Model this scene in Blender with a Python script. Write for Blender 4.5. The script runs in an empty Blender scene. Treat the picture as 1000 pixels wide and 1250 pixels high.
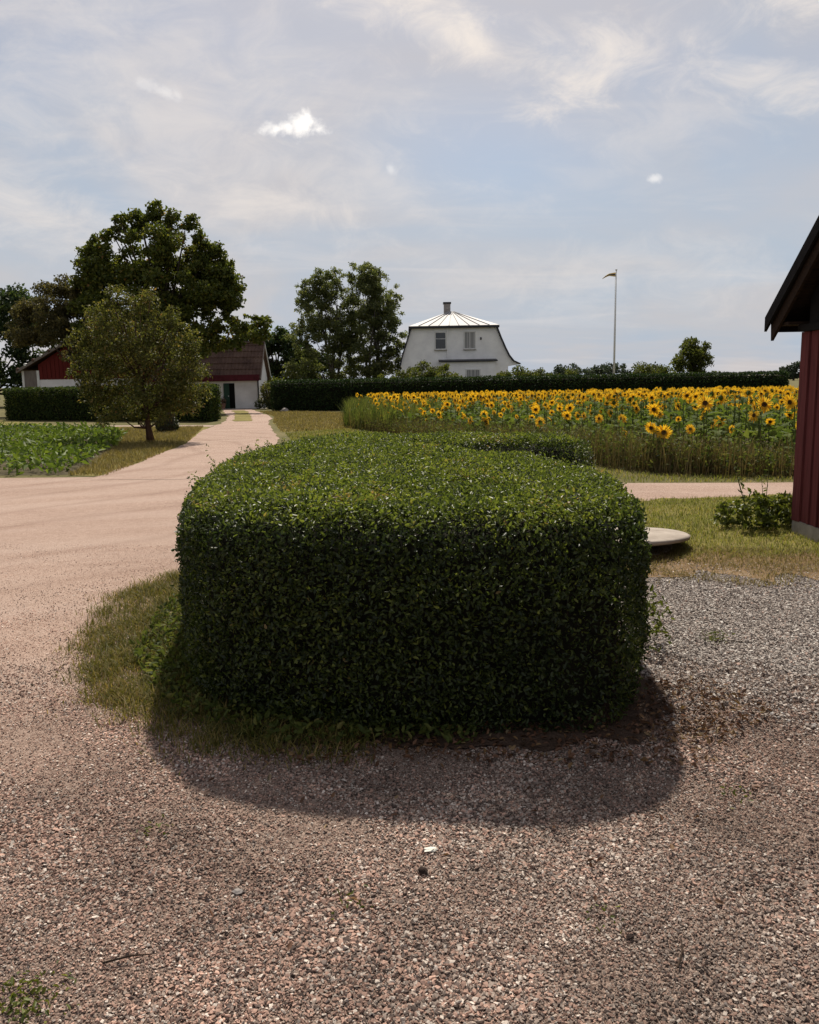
import bpy, math, random
import numpy as np
from mathutils import Matrix, Vector
from mathutils.geometry import tessellate_polygon

R = math.radians
rng = np.random.default_rng(7)
random.seed(7)
scene = bpy.context.scene
COL = scene.collection

# ------------------------------------------------------------------ camera
CAM_H = 1.7
cd = bpy.data.cameras.new('camera')
cam = bpy.data.objects.new('camera', cd)
COL.objects.link(cam)
cd.sensor_fit = 'HORIZONTAL'
cd.sensor_width = 36.0
cd.lens = 36.0
cd.clip_start = 0.05
cd.clip_end = 9000
cam.matrix_world = (Matrix.Translation((0, 0, CAM_H)) @ Matrix.Rotation(math.pi / 2 - R(9.1), 4, 'X')
                    @ Matrix.Rotation(R(-1.0), 4, 'Z'))
scene.camera = cam

# ------------------------------------------------------------------ sun, sky
SUN_EL, SUN_AZ = R(52), R(1)          # straight ahead of the camera
sdir = Vector((math.cos(SUN_EL) * math.sin(SUN_AZ), math.cos(SUN_EL) * math.cos(SUN_AZ), math.sin(SUN_EL)))
sl = bpy.data.lights.new('sun', 'SUN')
sl.energy = 5.0
sl.angle = R(1.6)                     # veiled by thin cloud
sl.color = (1.0, 0.92, 0.80)
so = bpy.data.objects.new('sun', sl)
COL.objects.link(so)
so.rotation_euler = sdir.to_track_quat('Z', 'Y').to_euler()

scene.view_settings.view_transform = 'Standard'
scene.view_settings.look = 'None'
scene.view_settings.gamma = 1.0
scene.view_settings.exposure = 0.28
scene.render.resolution_x = 819
scene.render.resolution_y = 1024

world = bpy.data.worlds.new('World')
scene.world = world
world.use_nodes = True
scene.cycles.max_bounces = 6
scene.cycles.diffuse_bounces = 3
scene.cycles.glossy_bounces = 2
scene.cycles.transmission_bounces = 4


class NT:
    """small node-tree helper"""
    def __init__(s, tree):
        s.t = tree
        s.n = tree.nodes
        s.n.clear()

    def add(s, kind, **kw):
        nd = s.n.new(kind)
        for k, v in kw.items():
            setattr(nd, k, v)
        return nd

    def link(s, a, b):
        s.t.links.new(a, b)

    def val(s, sock, v):
        if isinstance(v, bpy.types.NodeSocket):
            s.link(v, sock)
        else:
            sock.default_value = v

    def math(s, op, a, b=0.0, c=None, clamp=False):
        m = s.add('ShaderNodeMath', operation=op, use_clamp=clamp)
        s.val(m.inputs[0], a)
        s.val(m.inputs[1], b)
        if c is not None:
            s.val(m.inputs[2], c)
        return m.outputs[0]

    def vmath(s, op, a, b=None):
        m = s.add('ShaderNodeVectorMath', operation=op)
        s.val(m.inputs[0], a)
        if b is not None:
            s.val(m.inputs[1], b)
        return m

    def mix(s, f, a, b, mode='MIX'):
        m = s.add('ShaderNodeMix', data_type='RGBA', blend_type=mode)
        s.val(m.inputs[0], f)
        s.val(m.inputs[6], a)
        s.val(m.inputs[7], b)
        return m.outputs[2]

    def noise(s, vec, scale, detail=4, rough=0.55, dist=0.0):
        m = s.add('ShaderNodeTexNoise')
        if vec is not None:
            s.link(vec, m.inputs['Vector'])
        m.inputs['Scale'].default_value = scale
        m.inputs['Detail'].default_value = detail
        m.inputs['Roughness'].default_value = rough
        m.inputs['Distortion'].default_value = dist
        return m.outputs['Fac']

    def ramp(s, f, stops, interp='LINEAR'):
        m = s.add('ShaderNodeValToRGB')
        m.color_ramp.interpolation = interp
        el = m.color_ramp.elements
        while len(el) > 1:
            el.remove(el[-1])
        for i, (p, c) in enumerate(stops):
            e = el[0] if i == 0 else el.new(p)
            e.position = p
            c = c if isinstance(c, (tuple, list)) else (c, c, c)
            e.color = (*c[:3], 1)
        s.link(f, m.inputs[0])
        return m.outputs[0]

    def sep(s, v):
        m = s.add('ShaderNodeSeparateXYZ')
        s.link(v, m.inputs[0])
        return m.outputs

    def comb(s, x, y, z):
        m = s.add('ShaderNodeCombineXYZ')
        for i, v in enumerate((x, y, z)):
            s.val(m.inputs[i], v)
        return m.outputs[0]


def build_world():
    w = NT(world.node_tree)
    out = w.add('ShaderNodeOutputWorld')
    bg = w.add('ShaderNodeBackground')
    sky = w.add('ShaderNodeTexSky', sky_type='NISHITA')
    sky.sun_disc = False
    sky.sun_elevation = SUN_EL
    sky.sun_rotation = SUN_AZ
    sky.altitude = 20
    sky.air_density = 1.0
    sky.dust_density = 1.6
    sky.ozone_density = 1.2
    tc = w.add('ShaderNodeTexCoord')
    d = tc.outputs['Generated']
    x, y, z = w.sep(d)
    zz = w.math('ADD', w.math('MAXIMUM', z, 0.0), 0.16)
    pl = w.comb(w.math('DIVIDE', x, zz), w.math('DIVIDE', y, zz), 0.0)     # cloud deck plane
    # broad thin veil
    n1 = w.noise(pl, 0.55, 5, 0.55, 0.6)
    veil = w.ramp(n1, [(0.34, 0.30), (0.62, 0.95)])
    # streaky wisps, stretched across the view
    px, py, pz = w.sep(pl)
    st = w.comb(w.math('MULTIPLY', px, 0.75), w.math('MULTIPLY', py, 2.1), 3.7)
    n2 = w.noise(st, 1.15, 6, 0.6, 0.9)
    wisp = w.ramp(n2, [(0.52, 0.0), (0.74, 1.0)], 'EASE')

    # clouds standing in definite places of this sky: ragged ellipses over azimuth / elevation tangents
    yy = w.math('MAXIMUM', y, 0.05)
    az, el = w.math('DIVIDE', x, yy), w.math('DIVIDE', z, yy)
    front = w.math('GREATER_THAN', y, 0.05)
    n3 = w.noise(d, 34, 8, 0.62, 0.25)
    n4 = w.noise(w.vmath('MULTIPLY', d, (1, 1, 1.8)).outputs[0], 13, 8, 0.66, 0.6)

    def puff(px_, py_, sx, sy, rot, nz, amp, soft, k):
        v = pdir(px_, py_)
        a0, e0 = v[0] / v[1], v[2] / v[1]
        da, de = w.math('SUBTRACT', az, a0), w.math('SUBTRACT', el, e0)
        c_, s_ = math.cos(R(rot)), math.sin(R(rot))
        u = w.math('DIVIDE', w.math('ADD', w.math('MULTIPLY', da, c_), w.math('MULTIPLY', de, s_)), sx / 1000)
        v_ = w.math('DIVIDE', w.math('SUBTRACT', w.math('MULTIPLY', de, c_), w.math('MULTIPLY', da, s_)), sy / 1000)
        rr = w.math('SQRT', w.math('ADD', w.math('MULTIPLY', u, u), w.math('MULTIPLY', v_, v_)))
        f = w.math('ADD', w.math('SUBTRACT', 1.0, rr), w.math('MULTIPLY', w.math('SUBTRACT', nz, .5), amp))
        m = w.add('ShaderNodeMapRange', interpolation_type='SMOOTHSTEP')
        w.link(f, m.inputs[0])
        m.inputs[1].default_value = 0.0
        m.inputs[2].default_value = soft
        return w.math('MULTIPLY', w.math('MULTIPLY', m.outputs[0], k), front)

    dense = bank = None
    for a in CLOUDS:
        v = puff(*a[:5], n3, 2.7, .9, a[5])
        dense = v if dense is None else w.math('MAXIMUM', dense, v)
    for a in BANKS:
        v = puff(*a[:5], n4, 3.0, 1.5, a[5])
        bank = v if bank is None else w.math('MAXIMUM', bank, v)
    blue = puff(625, 215, 260, 120, -8, n1, 1.5, 1.1, 1.0)
    # veil colour: mauve-grey haze
    veilf = w.math('MULTIPLY', veil, w.math('SUBTRACT', 1.0, w.math('MULTIPLY', blue, 0.85)), clamp=True)
    warm = w.ramp(w.noise(pl, 0.8, 4, .5, .8), [(.32, 0.0), (.58, 1.0)])
    vc = w.mix(warm, (5.7, 6.3, 7.2, 1), (7.4, 6.8, 6.6, 1))
    low = w.ramp(z, [(0.0, .92), (0.10, .8), (0.30, 0.0)])
    base = w.mix(low, sky.outputs[0], (4.9, 6.0, 7.5, 1))
    c = w.mix(w.math('MULTIPLY', veilf, 0.9), base, vc)
    c = w.mix(w.math('MULTIPLY', wisp, 0.34), c, (8.9, 8.4, 8.2, 1))
    c = w.mix(bank, c, (11.2, 10.1, 9.1, 1))
    c = w.mix(dense, c, (14.0, 13.4, 12.7, 1))
    w.link(c, bg.inputs[0])
    bg.inputs[1].default_value = 0.070
    w.link(bg.outputs[0], out.inputs[0])


def pdir(px, py):
    """fixed compass direction of a cloud, from where it stands in the photographed sky"""
    v = Vector(((px - 500) / 1000, -(py - 625) / 1000, -1.0))
    v.rotate(cam.matrix_world.to_3x3().to_euler())
    v.normalize()
    return tuple(v)


CLOUDS = [(343, 157, 25, 11, 6, .9), (372, 152, 24, 17, 0, 1.0), (388, 158, 19, 12, -8, .9),
          (204, 113, 20, 10, -25, .30), (178, 103, 16, 8, -15, .18), (799, 218, 11, 7, 0, .45), (477, 207, 10, 10, 60, .28)]
BANKS = [(515, 14, 140, 40, -8, .85), (585, 55, 160, 54, -38, .85), (655, 82, 180, 50, -12, .88), (755, 64, 140, 58, 20, .75), (985, 15, 100, 48, 0, .85), (950, 105, 180, 46, -6, .62),
         (335, 248, 170, 38, -8, .5), (60, 265, 230, 66, -14, .5), (180, 110, 480, 170, -20, .36), (800, 335, 380, 60, 0, .28), (480, 230, 140, 34, -35, .3), (120, 25, 360, 90, 0, .36), (820, 150, 260, 60, 10, .26)]
build_world()


# ------------------------------------------------------------------ materials
def new_mat(name):
    m = bpy.data.materials.new(name)
    m.use_nodes = True
    return m, NT(m.node_tree)


def pos(t):
    return t.add('ShaderNodeNewGeometry').outputs['Position']


def finish(t, color, rough=0.8, spec=0.3, bump=None, bstr=0.3, bdist=0.02, metal=0.0, trans=None, transf=0.3):
    out = t.add('ShaderNodeOutputMaterial')
    p = t.add('ShaderNodeBsdfPrincipled')
    t.val(p.inputs['Base Color'], color)
    t.val(p.inputs['Roughness'], rough)
    p.inputs['Specular IOR Level'].default_value = spec
    p.inputs['Metallic'].default_value = metal
    if bump is not None:
        b = t.add('ShaderNodeBump')
        b.inputs['Strength'].default_value = bstr
        b.inputs['Distance'].default_value = bdist
        t.link(bump, b.inputs['Height'])
        t.link(b.outputs[0], p.inputs['Normal'])
    if trans is not None:
        tr = t.add('ShaderNodeBsdfTranslucent')
        t.val(tr.inputs[0], trans)
        mx = t.add('ShaderNodeMixShader')
        mx.inputs[0].default_value = transf
        t.link(p.outputs[0], mx.inputs[1])
        t.link(tr.outputs[0], mx.inputs[2])
        t.link(mx.outputs[0], out.inputs[0])
    else:
        t.link(p.outputs[0], out.inputs[0])


def leaf_mat(name, stops, rough=0.45, spec=0.4, transf=0.25, tmul=1.6, patch=0.35, pscale=1.2):
    m, t = new_mat(name)
    a = t.add('ShaderNodeAttribute', attribute_name='rnd')
    n = t.noise(pos(t), pscale, 3)
    f = t.math('ADD', a.outputs['Fac'], t.math('MULTIPLY', t.math('SUBTRACT', n, 0.5), patch * 2), clamp=True)
    c = t.ramp(f, stops)
    tc = t.mix(1.0, c, (tmul, tmul * 1.02, tmul * 0.6, 1), 'MULTIPLY')
    finish(t, c, rough, spec, trans=tc, transf=transf)
    return m


def plain_mat(name, c1, c2=None, scale=6.0, rough=0.8, spec=0.25, bstr=0.15, bdist=0.01, metal=0.0, stretch=(1, 1, 1), detail=5):
    m, t = new_mat(name)
    p = pos(t)
    v = t.vmath('MULTIPLY', p, stretch).outputs[0]
    n = t.noise(v, scale, detail, 0.6)
    c2 = c2 or tuple(x * 0.72 for x in c1)
    c = t.ramp(n, [(0.32, c2), (0.66, c1)])
    finish(t, c, rough, spec, bump=n, bstr=bstr, bdist=bdist, metal=metal)
    return m


MAT = {}
MAT['hedge'] = leaf_mat('hedge_leaf', [(0.0, (.016, .026, .008)), (.35, (.032, .046, .012)), (.7, (.075, .098, .019)),
                                       (.95, (.155, .175, .034)), (1.0, (.19, .13, .05))], .46, .34, .34, 2.2, .3, 1.7)
MAT['fhedge'] = leaf_mat('clipped_hedge_leaf', [(0, (.010, .022, .008)), (.6, (.022, .040, .011)), (1, (.05, .066, .016))], .6, .12, .25)
MAT['lhedge'] = leaf_mat('garden_hedge_leaf', [(0, (.018, .034, .010)), (.6, (.042, .062, .016)), (1, (.10, .11, .022))], .6, .12, .35)
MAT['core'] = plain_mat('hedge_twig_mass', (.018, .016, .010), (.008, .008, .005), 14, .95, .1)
MAT['maple'] = leaf_mat('maple_leaf', [(0, (0.0394, 0.0552, 0.0123)), (0.55, (0.0788, 0.0931, 0.0185)), (0.88, (0.1313, 0.1276, 0.0246)), (1, (0.2188, 0.1035, 0.037))], .55, .18, .36, 1.9, .3, .5)
MAT['fruit'] = leaf_mat('fruit_tree_leaf', [(0, (0.0429, 0.0518, 0.0154)), (0.5, (0.0825, 0.0853, 0.0231)), (0.85, (0.132, 0.1141, 0.0323)), (1, (0.2145, 0.1141, 0.0462))], .55, .18, .38, 1.9, .3, .8)
MAT['brown'] = leaf_mat('copper_leaf', [(0, (0.0384, 0.039, 0.0182)), (0.5, (0.072, 0.063, 0.028)), (1, (0.136, 0.108, 0.042))], .6, .15, .36, 1.8, .3, .4)
MAT['dark'] = leaf_mat('dark_leaf', [(0, (0.0166, 0.0338, 0.0146)), (0.6, (0.0374, 0.0562, 0.02)), (1, (0.0832, 0.0975, 0.0291))], .6, .15, .3, 1.8, .3, .4)
MAT['birch'] = leaf_mat('poplar_leaf', [(0, (0.0506, 0.0686, 0.0259)), (0.5, (0.0929, 0.1092, 0.0389)), (1, (0.1688, 0.1638, 0.0583))], .5, .25, .4, 2.0, .3, .4)
MAT['bush'] = leaf_mat('bush_leaf', [(0, (.034, .046, .012)), (.5, (.066, .078, .018)), (1, (.11, .11, .026))], .6, .18, .38, 1.9, .3, .6)
MAT['ybush'] = leaf_mat('yellow_bush_leaf', [(0, (0.048, 0.0675, 0.012)), (0.5, (0.102, 0.1215, 0.0204)), (1, (0.156, 0.162, 0.0288))], .5, .3, .3)
MAT['farfol'] = leaf_mat('far_leaf', [(0, (.03, .045, .03)), (1, (.065, .08, .05))], .6, .2, .2)
MAT['crop'] = leaf_mat('crop_leaf', [(0, (.05, .078, .013)), (.5, (.095, .14, .022)), (1, (.16, .20, .035))], .6, .2, .3, 1.6, .3, .5)
MAT['grass'] = leaf_mat('grass_blade', [(0, (0.0625, 0.0682, 0.016)), (0.45, (0.125, 0.1155, 0.026)), (0.75, (0.2125, 0.165, 0.05)), (1, (0.325, 0.22, 0.09))],
                        .6, .2, .3, 1.5, .35, .9)
MAT['greengrass'] = leaf_mat('lawn_blade', [(0, (.08, .095, .02)), (.45, (.15, .16, .034)), (.75, (.22, .19, .055)), (1, (.30, .23, .10))], .7, .12, .4, 1.6, .35, .9)
MAT['drygrass'] = leaf_mat('dry_grass_blade', [(0, (.10, .085, .028)), (.5, (.19, .15, .055)), (1, (.30, .22, .11))], .7, .15, .3, 1.4, .35, .7)
MAT['weeds'] = leaf_mat('weed_leaf', [(0, (0.0391, 0.0552, 0.014)), (0.5, (0.0862, 0.1056, 0.026)), (0.85, (0.138, 0.144, 0.038)), (1, (0.207, 0.156, 0.06))], .65, .15, .38, 1.5, .35, .9)
MAT['drystem'] = leaf_mat('dry_stem', [(0, (0.081, 0.0675, 0.0286)), (0.5, (0.1485, 0.1148, 0.0494)), (1, (0.243, 0.1755, 0.0845))], .7, .2, .2, 1.4, .35, .7)
MAT['sfleaf'] = leaf_mat('sunflower_leaf', [(0, (0.0438, 0.0688, 0.0154)), (0.5, (0.0813, 0.115, 0.0242)), (1, (0.1375, 0.1625, 0.0396))], .75, .10, .36, 1.6, .2, .5)
MAT['litter'] = leaf_mat('fallen_leaf', [(0, (.05, .028, .015)), (.5, (.13, .06, .032)), (.8, (.20, .12, .05)), (1, (.30, .24, .15))], .6, .3, .15, 1.3, .2, 3)
MAT['ivy'] = leaf_mat('ivy_leaf', [(0, (.02, .03, .012)), (.6, (.05, .058, .022)), (1, (.13, .12, .06))], .5, .3, .2)
MAT['petal'] = leaf_mat('sunflower_petal', [(0, (.66, .33, .016)), (.6, (.80, .48, .03)), (1, (.86, .62, .09))], .6, .2, .4, 1.15, .1, 1)
MAT['disc'] = plain_mat('sunflower_seed_disc', (.085, .042, .015), (.035, .017, .008), 60, .9, .1, .6, .01)
MAT['stem'] = plain_mat('sunflower_stem', (.10, .13, .035), (.06, .085, .022), 12, .7, .2)
MAT['bark'] = plain_mat('bark', (.075, .058, .042), (.03, .024, .018), 9, .95, .1, .6, .03, stretch=(1, 1, .25))
MAT['redbark'] = plain_mat('fruit_tree_bark', (.10, .055, .036), (.045, .025, .018), 12, .95, .1, .6, .02, stretch=(1, 1, .3))
MAT['palebark'] = plain_mat('pale_bark', (.16, .145, .12), (.06, .052, .045), 8, .9, .1, .4, .02, stretch=(1, 1, .4))
MAT['twig'] = plain_mat('dry_twig', (.05, .035, .025), (.025, .018, .014), 30, .95, .1)
MAT['white'] = plain_mat('white_render', (.86, .86, .85), (.74, .74, .74), 1.4, .85, .2, .1)
MAT['whitetrim'] = plain_mat('white_trim', (.68, .68, .66), (.58, .58, .57), 8, .6, .3)
MAT['limewash'] = plain_mat('limewashed_wall', (.84, .82, .82), (.66, .64, .64), 1.1, .9, .15, .25, .02)
MAT['black'] = plain_mat('black_metal', (.022, .022, .026), (.014, .014, .016), 12, .5, .4)
MAT['darkgreen'] = plain_mat('green_door_paint', (.012, .055, .032), (.008, .04, .024), 8, .5, .4)
MAT['interior'] = plain_mat('dark_interior', (.012, .011, .010), (.008, .008, .008), 5, .95, .05)
MAT['greywood'] = plain_mat('grey_wood', (.22, .19, .17), (.13, .11, .10), 9, .9, .1, .4, .01, stretch=(4, 4, .3))
MAT['red'] = plain_mat('falu_red_paint', (.16, .042, .042), (.095, .026, .026), 7, .9, .15, .35, .006, stretch=(5, 5, .35))
MAT['redfar'] = plain_mat('red_board_wall', (.13, .022, .019), (.09, .016, .014), 3, .9, .1, .2, .01, stretch=(4, 4, .3))
MAT['purplefascia'] = plain_mat('dark_red_fascia', (.10, .016, .026), (.06, .010, .016), 4, .7, .2)
MAT['concrete'] = plain_mat('concrete', (.36, .33, .29), (.24, .215, .185), 9, .92, .15, .35, .01)
MAT['lid'] = plain_mat('pale_concrete', (.40, .35, .30), (.25, .21, .175), 4, .92, .12, .5, .008)
MAT['rock'] = plain_mat('field_stone', (.30, .27, .25), (.16, .14, .13), 8, .92, .15, .6, .02)
MAT['whitestone'] = plain_mat('white_stone', (.74, .72, .64), (.58, .56, .48), 30, .8, .25)
MAT['darkstone'] = plain_mat('dark_stone', (.035, .022, .018), (.018, .012, .010), 30, .9, .15)
MAT['terracotta'] = plain_mat('terracotta', (.30, .17, .12), (.2, .11, .08), 8, .9, .15)
MAT['darkboard'] = plain_mat('dark_board', (.014, .012, .012), (.008, .007, .007), 16, .85, .12, .3, .006)
MAT['soffit'] = plain_mat('soffit_board', (.040, .024, .016), (.020, .013, .010), 10, .9, .1, .3, .006, stretch=(.4, 4, 4))
MAT['chimney'] = plain_mat('chimney_brick', (.36, .34, .32), (.22, .20, .19), 5, .9, .1, .5, .02)


def tile_mat():
    m, t = new_mat('old_roof_tile')
    p = pos(t)
    x, y, z = t.sep(p)
    row = t.math('FRACT', t.math('MULTIPLY', z, 4.4))
    colw = t.math('FRACT', t.math('MULTIPLY', x, 4.0))
    n = t.noise(p, 1.2, 5, .65)
    n2 = t.noise(p, 9, 3, .6)
    c = t.ramp(t.math('ADD', t.math('MULTIPLY', n, .7), t.math('MULTIPLY', n2, .3)),
               [(.3, (.075, .048, .040)), (.55, (.135, .085, .068)), (.75, (.19, .14, .11))])
    h = t.math('ADD', row, t.math('MULTIPLY', t.math('SINE', t.math('MULTIPLY', colw, 6.283)), .5))
    finish(t, c, .92, .12, bump=h, bstr=.8, bdist=.05)
    return m


def metal_roof_mat():
    m, t = new_mat('pale_sheet_metal')
    p = pos(t)
    n = t.noise(p, 1.4, 5, .6)
    ob = t.add('ShaderNodeObjectInfo').outputs['Random']
    f = t.math('ADD', t.math('MULTIPLY', n, .45), t.math('MULTIPLY', ob, .55))
    c = t.ramp(f, [(.2, (.27, .265, .265)), (.8, (.45, .435, .42))])
    finish(t, c, .62, .3, bump=t.noise(p, 3, 3), bstr=.08, bdist=.02)
    return m


def glass_mat():
    m, t = new_mat('window_glass')
    finish(t, (.014, .016, .018, 1), .08, .7)
    return m


def curtain_mat():
    m, t = new_mat('window_curtain')
    x, y, z = t.sep(pos(t))
    s = t.math('SINE', t.math('MULTIPLY', x, 26.0))
    c = t.ramp(t.math('ADD', t.math('MULTIPLY', s, .25), .5), [(.2, (.20, .20, .20)), (.8, (.34, .34, .33))])
    finish(t, c, .35, .5)
    return m


MAT['tile'] = tile_mat()
MAT['metalroof'] = metal_roof_mat()
MAT['glass'] = glass_mat()
MAT['curtain'] = curtain_mat()


def gravel_mat(name, cols, vscale, tint=None, bstr=.7):
    """crushed stone: cells of differing colour, patches of fines"""
    m, t = new_mat(name)
    p = pos(t)
    vo = t.add('ShaderNodeTexVoronoi', feature='F1')
    t.link(p, vo.inputs['Vector'])
    vo.inputs['Scale'].default_value = vscale
    r, g_, b = t.sep(vo.outputs['Color'])
    patch = t.noise(p, .55, 5, .6, .4)
    fine = t.noise(p, 7.0, 4, .65)
    f = t.math('ADD', t.math('MULTIPLY', r, .42), t.math('ADD', t.math('MULTIPLY', patch, .38), t.math('MULTIPLY', fine, .30)), clamp=True)
    c = t.ramp(f, cols)
    if tint:
        # a second stone mix lies in streaks and patches
        x, y, z = t.sep(p)
        q = t.comb(t.math('MULTIPLY', x, .16), t.math('MULTIPLY', y, .75), 0)
        tr = t.noise(q, 1.1, 5, .6, .7)
        c = t.mix(t.ramp(tr, [(.40, 0.0), (.66, .8)]), c, (*tint, 1))
        c = t.mix(t.math('MULTIPLY', g_, .35), c, t.mix(1, c, (.55, .5, .48, 1), 'MULTIPLY'))
    h = t.math('SUBTRACT', 1.0, vo.outputs['Distance'])
    finish(t, c, .93, .12, bump=t.math('ADD', h, t.math('MULTIPLY', fine, .6)), bstr=bstr, bdist=.02)
    return m


def yard_mat():
    """packed pink road gravel, partly paled as if lit, giving way to looser brown stone towards the barn side of the yard"""
    m, t = new_mat('yard_gravel')
    p = pos(t)
    x, y, z = t.sep(p)
    vo = t.add('ShaderNodeTexVoronoi', feature='F1')
    t.link(p, vo.inputs['Vector'])
    vo.inputs['Scale'].default_value = 130
    r, g_, b = t.sep(vo.outputs['Color'])
    big = t.noise(p, .5, 5, .6, .4)
    fine = t.noise(p, 9.0, 5, .7)
    q = t.comb(t.math('MULTIPLY', x, .13), t.math('ADD', t.math('MULTIPLY', y, .9), t.math('MULTIPLY', t.math('MULTIPLY', x, x), .035)), 0)
    tracks = t.noise(q, 1.6, 6, .62, .3)                 # sweeping wheel tracks
    v2 = t.add('ShaderNodeTexVoronoi', feature='F1')
    t.link(p, v2.inputs['Vector'])
    v2.inputs['Scale'].default_value = 290
    grit = t.sep(v2.outputs['Color'])[0]
    f = t.math('ADD', t.math('MULTIPLY', r, .28), t.math('ADD', t.math('MULTIPLY', big, .22), t.math('ADD', t.math('MULTIPLY', fine, .26), t.math('MULTIPLY', grit, .26))), clamp=True)
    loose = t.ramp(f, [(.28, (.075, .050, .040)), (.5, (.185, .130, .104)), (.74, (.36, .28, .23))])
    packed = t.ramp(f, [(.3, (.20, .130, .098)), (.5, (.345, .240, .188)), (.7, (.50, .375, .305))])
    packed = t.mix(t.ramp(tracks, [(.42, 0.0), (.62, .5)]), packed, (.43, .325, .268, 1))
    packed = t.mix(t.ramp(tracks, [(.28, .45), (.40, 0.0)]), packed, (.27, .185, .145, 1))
    # packed gravel, paled partly by painted light: rises away from camera and left
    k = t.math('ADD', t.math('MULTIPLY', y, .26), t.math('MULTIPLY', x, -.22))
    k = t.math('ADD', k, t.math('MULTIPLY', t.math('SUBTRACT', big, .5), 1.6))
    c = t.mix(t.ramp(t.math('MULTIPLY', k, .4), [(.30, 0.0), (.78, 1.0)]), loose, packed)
    # curved wheel ruts swinging from the driveway into the yard
    wob = t.math('MULTIPLY', t.math('SUBTRACT', t.noise(p, .35, 3), .5), 1.2)
    rr = t.math('ADD', t.math('SQRT', t.math('ADD', t.math('POWER', t.math('SUBTRACT', x, -13.5), 2.0), t.math('POWER', t.math('SUBTRACT', y, 19.0), 2.0))), wob)
    rut = None
    for r0, wd in ((8.3, .20), (9.75, .22), (11.2, .18), (12.6, .24), (14.6, .2), (16.0, .22)):
        v = t.math('SUBTRACT', 1.0, t.math('DIVIDE', t.math('ABSOLUTE', t.math('SUBTRACT', rr, r0)), wd), clamp=True)
        rut = v if rut is None else t.math('MAXIMUM', rut, v)
    rut = t.math('MULTIPLY', rut, t.ramp(fine, [(.3, .2), (.6, 1.0)]))
    c = t.mix(t.math('MULTIPLY', rut, .55), c, t.mix(1, c, (.66, .60, .57, 1), 'MULTIPLY'))
    h = t.math('ADD', t.math('SUBTRACT', 1.0, vo.outputs['Distance']), t.math('MULTIPLY', fine, .8))
    h = t.math('SUBTRACT', h, t.math('MULTIPLY', rut, .8))
    finish(t, c, .93, .12, bump=h, bstr=.55, bdist=.02)
    return m


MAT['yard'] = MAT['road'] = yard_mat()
MAT['drive'] = gravel_mat('driveway_gravel', [(.25, (.25, .18, .145)), (.5, (.34, .255, .21)), (.75, (.43, .335, .28))], 40, (.37, .285, .24), .35)
MAT['greygravel'] = gravel_mat('grey_gravel', [(.25, (.20, .18, .16)), (.5, (.32, .29, .265)), (.75, (.48, .44, .41))], 90, (.40, .365, .335))


def ground_mat(name, stops, scale=.35, fine=9.0):
    m, t = new_mat(name)
    p = pos(t)
    a = t.noise(p, scale, 6, .62, .3)
    b = t.noise(p, fine, 5, .7)
    f = t.math('ADD', t.math('MULTIPLY', a, .6), t.math('MULTIPLY', b, .4))
    c = t.ramp(f, stops)
    finish(t, c, .95, .1, bump=b, bstr=.8, bdist=.05)
    return m


MAT['ground'] = ground_mat('rough_grass_ground', [(.3, (.07, .068, .026)), (.5, (.115, .102, .042)), (.68, (.18, .15, .068))])
MAT['lawn'] = ground_mat('dry_lawn', [(.3, (.10, .098, .028)), (.5, (.17, .145, .045)), (.68, (.25, .20, .08))], .5)
MAT['verge'] = ground_mat('green_verge', [(.3, (.085, .085, .022)), (.5, (.15, .135, .036)), (.68, (.23, .18, .07))], .9)
MAT['island'] = ground_mat('worn_turf', [(.3, (.075, .060, .028)), (.5, (.13, .105, .05)), (.66, (.21, .155, .105))], 1.6, 26)
MAT['soil'] = ground_mat('field_soil', [(.3, (.045, .038, .022)), (.5, (.08, .066, .036)), (.7, (.12, .10, .055))], .6)
MAT['litterground'] = ground_mat('leaf_mould', [(.3, (.045, .028, .020)), (.5, (.085, .055, .040)), (.7, (.14, .10, .075))], 1.5, 22)
MAT['dryground'] = ground_mat('parched_turf', [(.3, (.13, .085, .045)), (.5, (.21, .14, .075)), (.7, (.30, .215, .13))], 1.2, 16)


def pebble_mat():
    m, t = new_mat('crushed_stone')
    a = t.add('ShaderNodeAttribute', attribute_name='stone_colour', attribute_type='INSTANCER')
    n = t.noise(t.add('ShaderNodeTexCoord').outputs['Object'], 2.0, 4, .6)
    c = t.mix(1.0, a.outputs['Color'], t.ramp(n, [(.3, .72), (.7, 1.15)]), 'MULTIPLY')
    finish(t, c, .85, .25)
    return m


MAT['pebble'] = pebble_mat()


# ------------------------------------------------------------------ mesh helpers
def tag(o, label=None, cat=None, group=None, kind=None):
    if label:
        o['label'] = label
    if cat:
        o['category'] = cat
    if group:
        o['group'] = group
    if kind:
        o['kind'] = kind
    return o


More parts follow.
